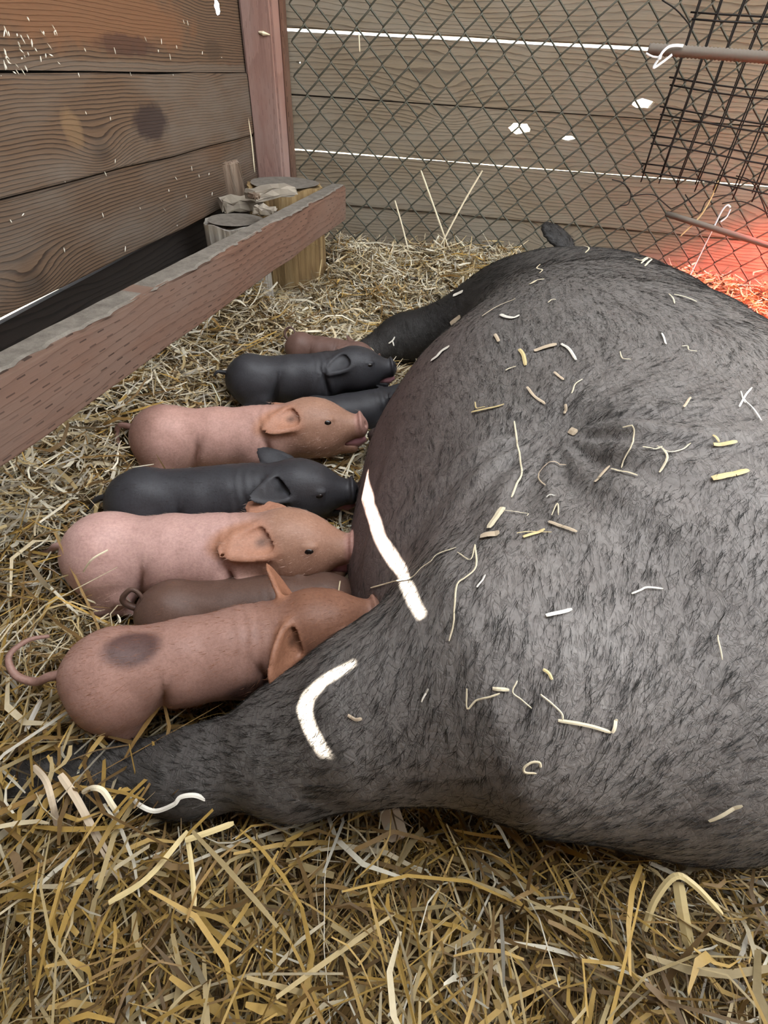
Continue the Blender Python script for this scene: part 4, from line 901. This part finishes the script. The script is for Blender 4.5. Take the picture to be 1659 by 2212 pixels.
loose('long straw leaning right against the fence, crossing another', [at(1042, 368, 1, Y1), at(1000, 440, 1, Y1 - .012), at(952, 530, 1, Y1 - .035)], .005, 'straw_pale')
loose('short pale straw hanging in the fence below the top gap', [at(775, 73, 1, 1.77), at(776, 92, 1, 1.77), at(777, 112, 1, 1.77)], .0035, 'straw_pale')
loose('bundle of thin yellow straw caught in the bottom of the wire cage', [at(1552, 390, 1, 1.63), at(1535, 430, 1, 1.63), at(1510, 470, 1, 1.63), at(1470, 510, 1, 1.63)], .004, 'straw_gold')
loose('thin straw propped up beside the corner post', [at(534, 246, 1, 1.70), at(543, 300, 1, 1.70), at(550, 372, 1, 1.70)], .003, 'straw_pale')
loose('curved thin straw lying over the rump of the pale pink piglet', [atz(233, 1188, .150), atz(195, 1212, .145), atz(174, 1255, .11), atz(182, 1290, .09), atz(215, 1305, .075)], .0022, 'straw_pale')
loose('short white straw sticking out left of the ginger piglet\'s tail', [atz(88, 1512, .11), atz(72, 1545, .10), atz(55, 1580, .09)], .0045, 'straw_white')
loose('pale straw caught between the dark brown and the ginger piglet', [atz(402, 1345, .15), atz(422, 1355, .15), atz(444, 1368, .15)], .003, 'straw_pale')
loose('long kinked straw bending over the sow\'s hind hoof', [atz(72, 1655, .10), atz(98, 1685, .115), atz(112, 1730, .11), atz(125, 1790, .08)], .005, 'straw_tan')
loose('thick straight straw slanting across the hind hoof', [atz(130, 1673, .115), atz(165, 1725, .11), atz(200, 1790, .095), atz(260, 1900, .07)], .006, 'straw_tan')
loose('arched straw hoop beside the sow\'s hind foot', [atz(178, 1712, .11), atz(200, 1702, .125), atz(222, 1708, .125), atz(240, 1735, .115), atz(252, 1760, .10), atz(235, 1790, .08)], .0045, 'straw_pale')
loose('white papery straw curl in front of the sow\'s hind leg', [atz(284, 1718, .10), atz(300, 1738, .10), atz(335, 1752, .10), atz(375, 1738, .11), atz(390, 1722, .115), atz(420, 1718, .115), atz(448, 1728, .105)], .0038, 'straw_white')
loose('ragged white straw tip in front of the sow\'s hock', [atz(484, 1688, .115), atz(492, 1702, .11), atz(510, 1722, .10), atz(528, 1732, .09)], .005, 'straw_white')
loose('broad flat straw blade lying in the front bedding', [atz(235, 1950, .085), atz(320, 1895, .09), atz(405, 1795, .09)], .0045, 'straw_gold')
loose('pale thick straw pointing right in the front bedding', [atz(400, 1815, .095), atz(450, 1798, .097), atz(505, 1778, .097)], .005, 'straw_gold')
loose('upright yellow straw in the middle of the front bedding', [atz(405, 1810, .09), atz(415, 1880, .085), atz(421, 1960, .075)], .004, 'straw_gold')
loose('wide pale reed scrap near the sow\'s hock', [atz(838, 1745, .08), atz(850, 1780, .075), atz(860, 1815, .07)], .020, 'straw_tan')
loose('arched straw in front of the sow\'s rump', [atz(1392, 2010, .08), atz(1415, 1945, .10), atz(1458, 1893, .115), atz(1500, 1912, .11), atz(1560, 1975, .09)], .005, 'straw_gold')
loose('wide dry leaf standing in the right front bedding', [atz(1465, 1905, .105), atz(1475, 1970, .095), atz(1490, 2050, .075)], .009, 'straw_gold')

# chaff stuck to the left wall, the rail and the corner post
cv, cf = [], []
def fleck(p, ax1, ax2, l_, w_):
    i = len(cv); a1 = np.array(ax1, float); a2 = np.array(ax2, float); nn_ = np.cross(a1, a2)
    for k_ in (-1, 1):
        cv.extend([p - a1 * l_ / 2 + nn_ * .0006 * k_, p - a2 * w_ / 2 + nn_ * .0006 * k_, p + a1 * l_ / 2 + nn_ * .0006 * k_, p + a2 * w_ / 2 + nn_ * .0006 * k_])
    for f_ in ((0, 1, 2, 3), (7, 6, 5, 4), (0, 4, 5, 1), (1, 5, 6, 2), (2, 6, 7, 3), (3, 7, 4, 0)): cf.append(tuple(i + k_ for k_ in f_))
rr = random.Random(5)
for _ in range(120):
    if rr.random() < .55: x, y = rr.uniform(0, 130), rr.uniform(60, 260)
    else: x, y = rr.uniform(0, 480), rr.uniform(40, 560)
    p = at(x, y, 0, XL + .003)
    if p[2] < .295: continue
    a_ = math.pi / 2 + rr.gauss(0, .5); fleck(p, (0, math.cos(a_), math.sin(a_)), (0, -math.sin(a_), math.cos(a_)), rr.uniform(.003, .011), rr.uniform(.0008, .002))
ch = mesh_obj('chaff', cv, cf, M['straw_white'], wl); prop(ch, kind='stuff')
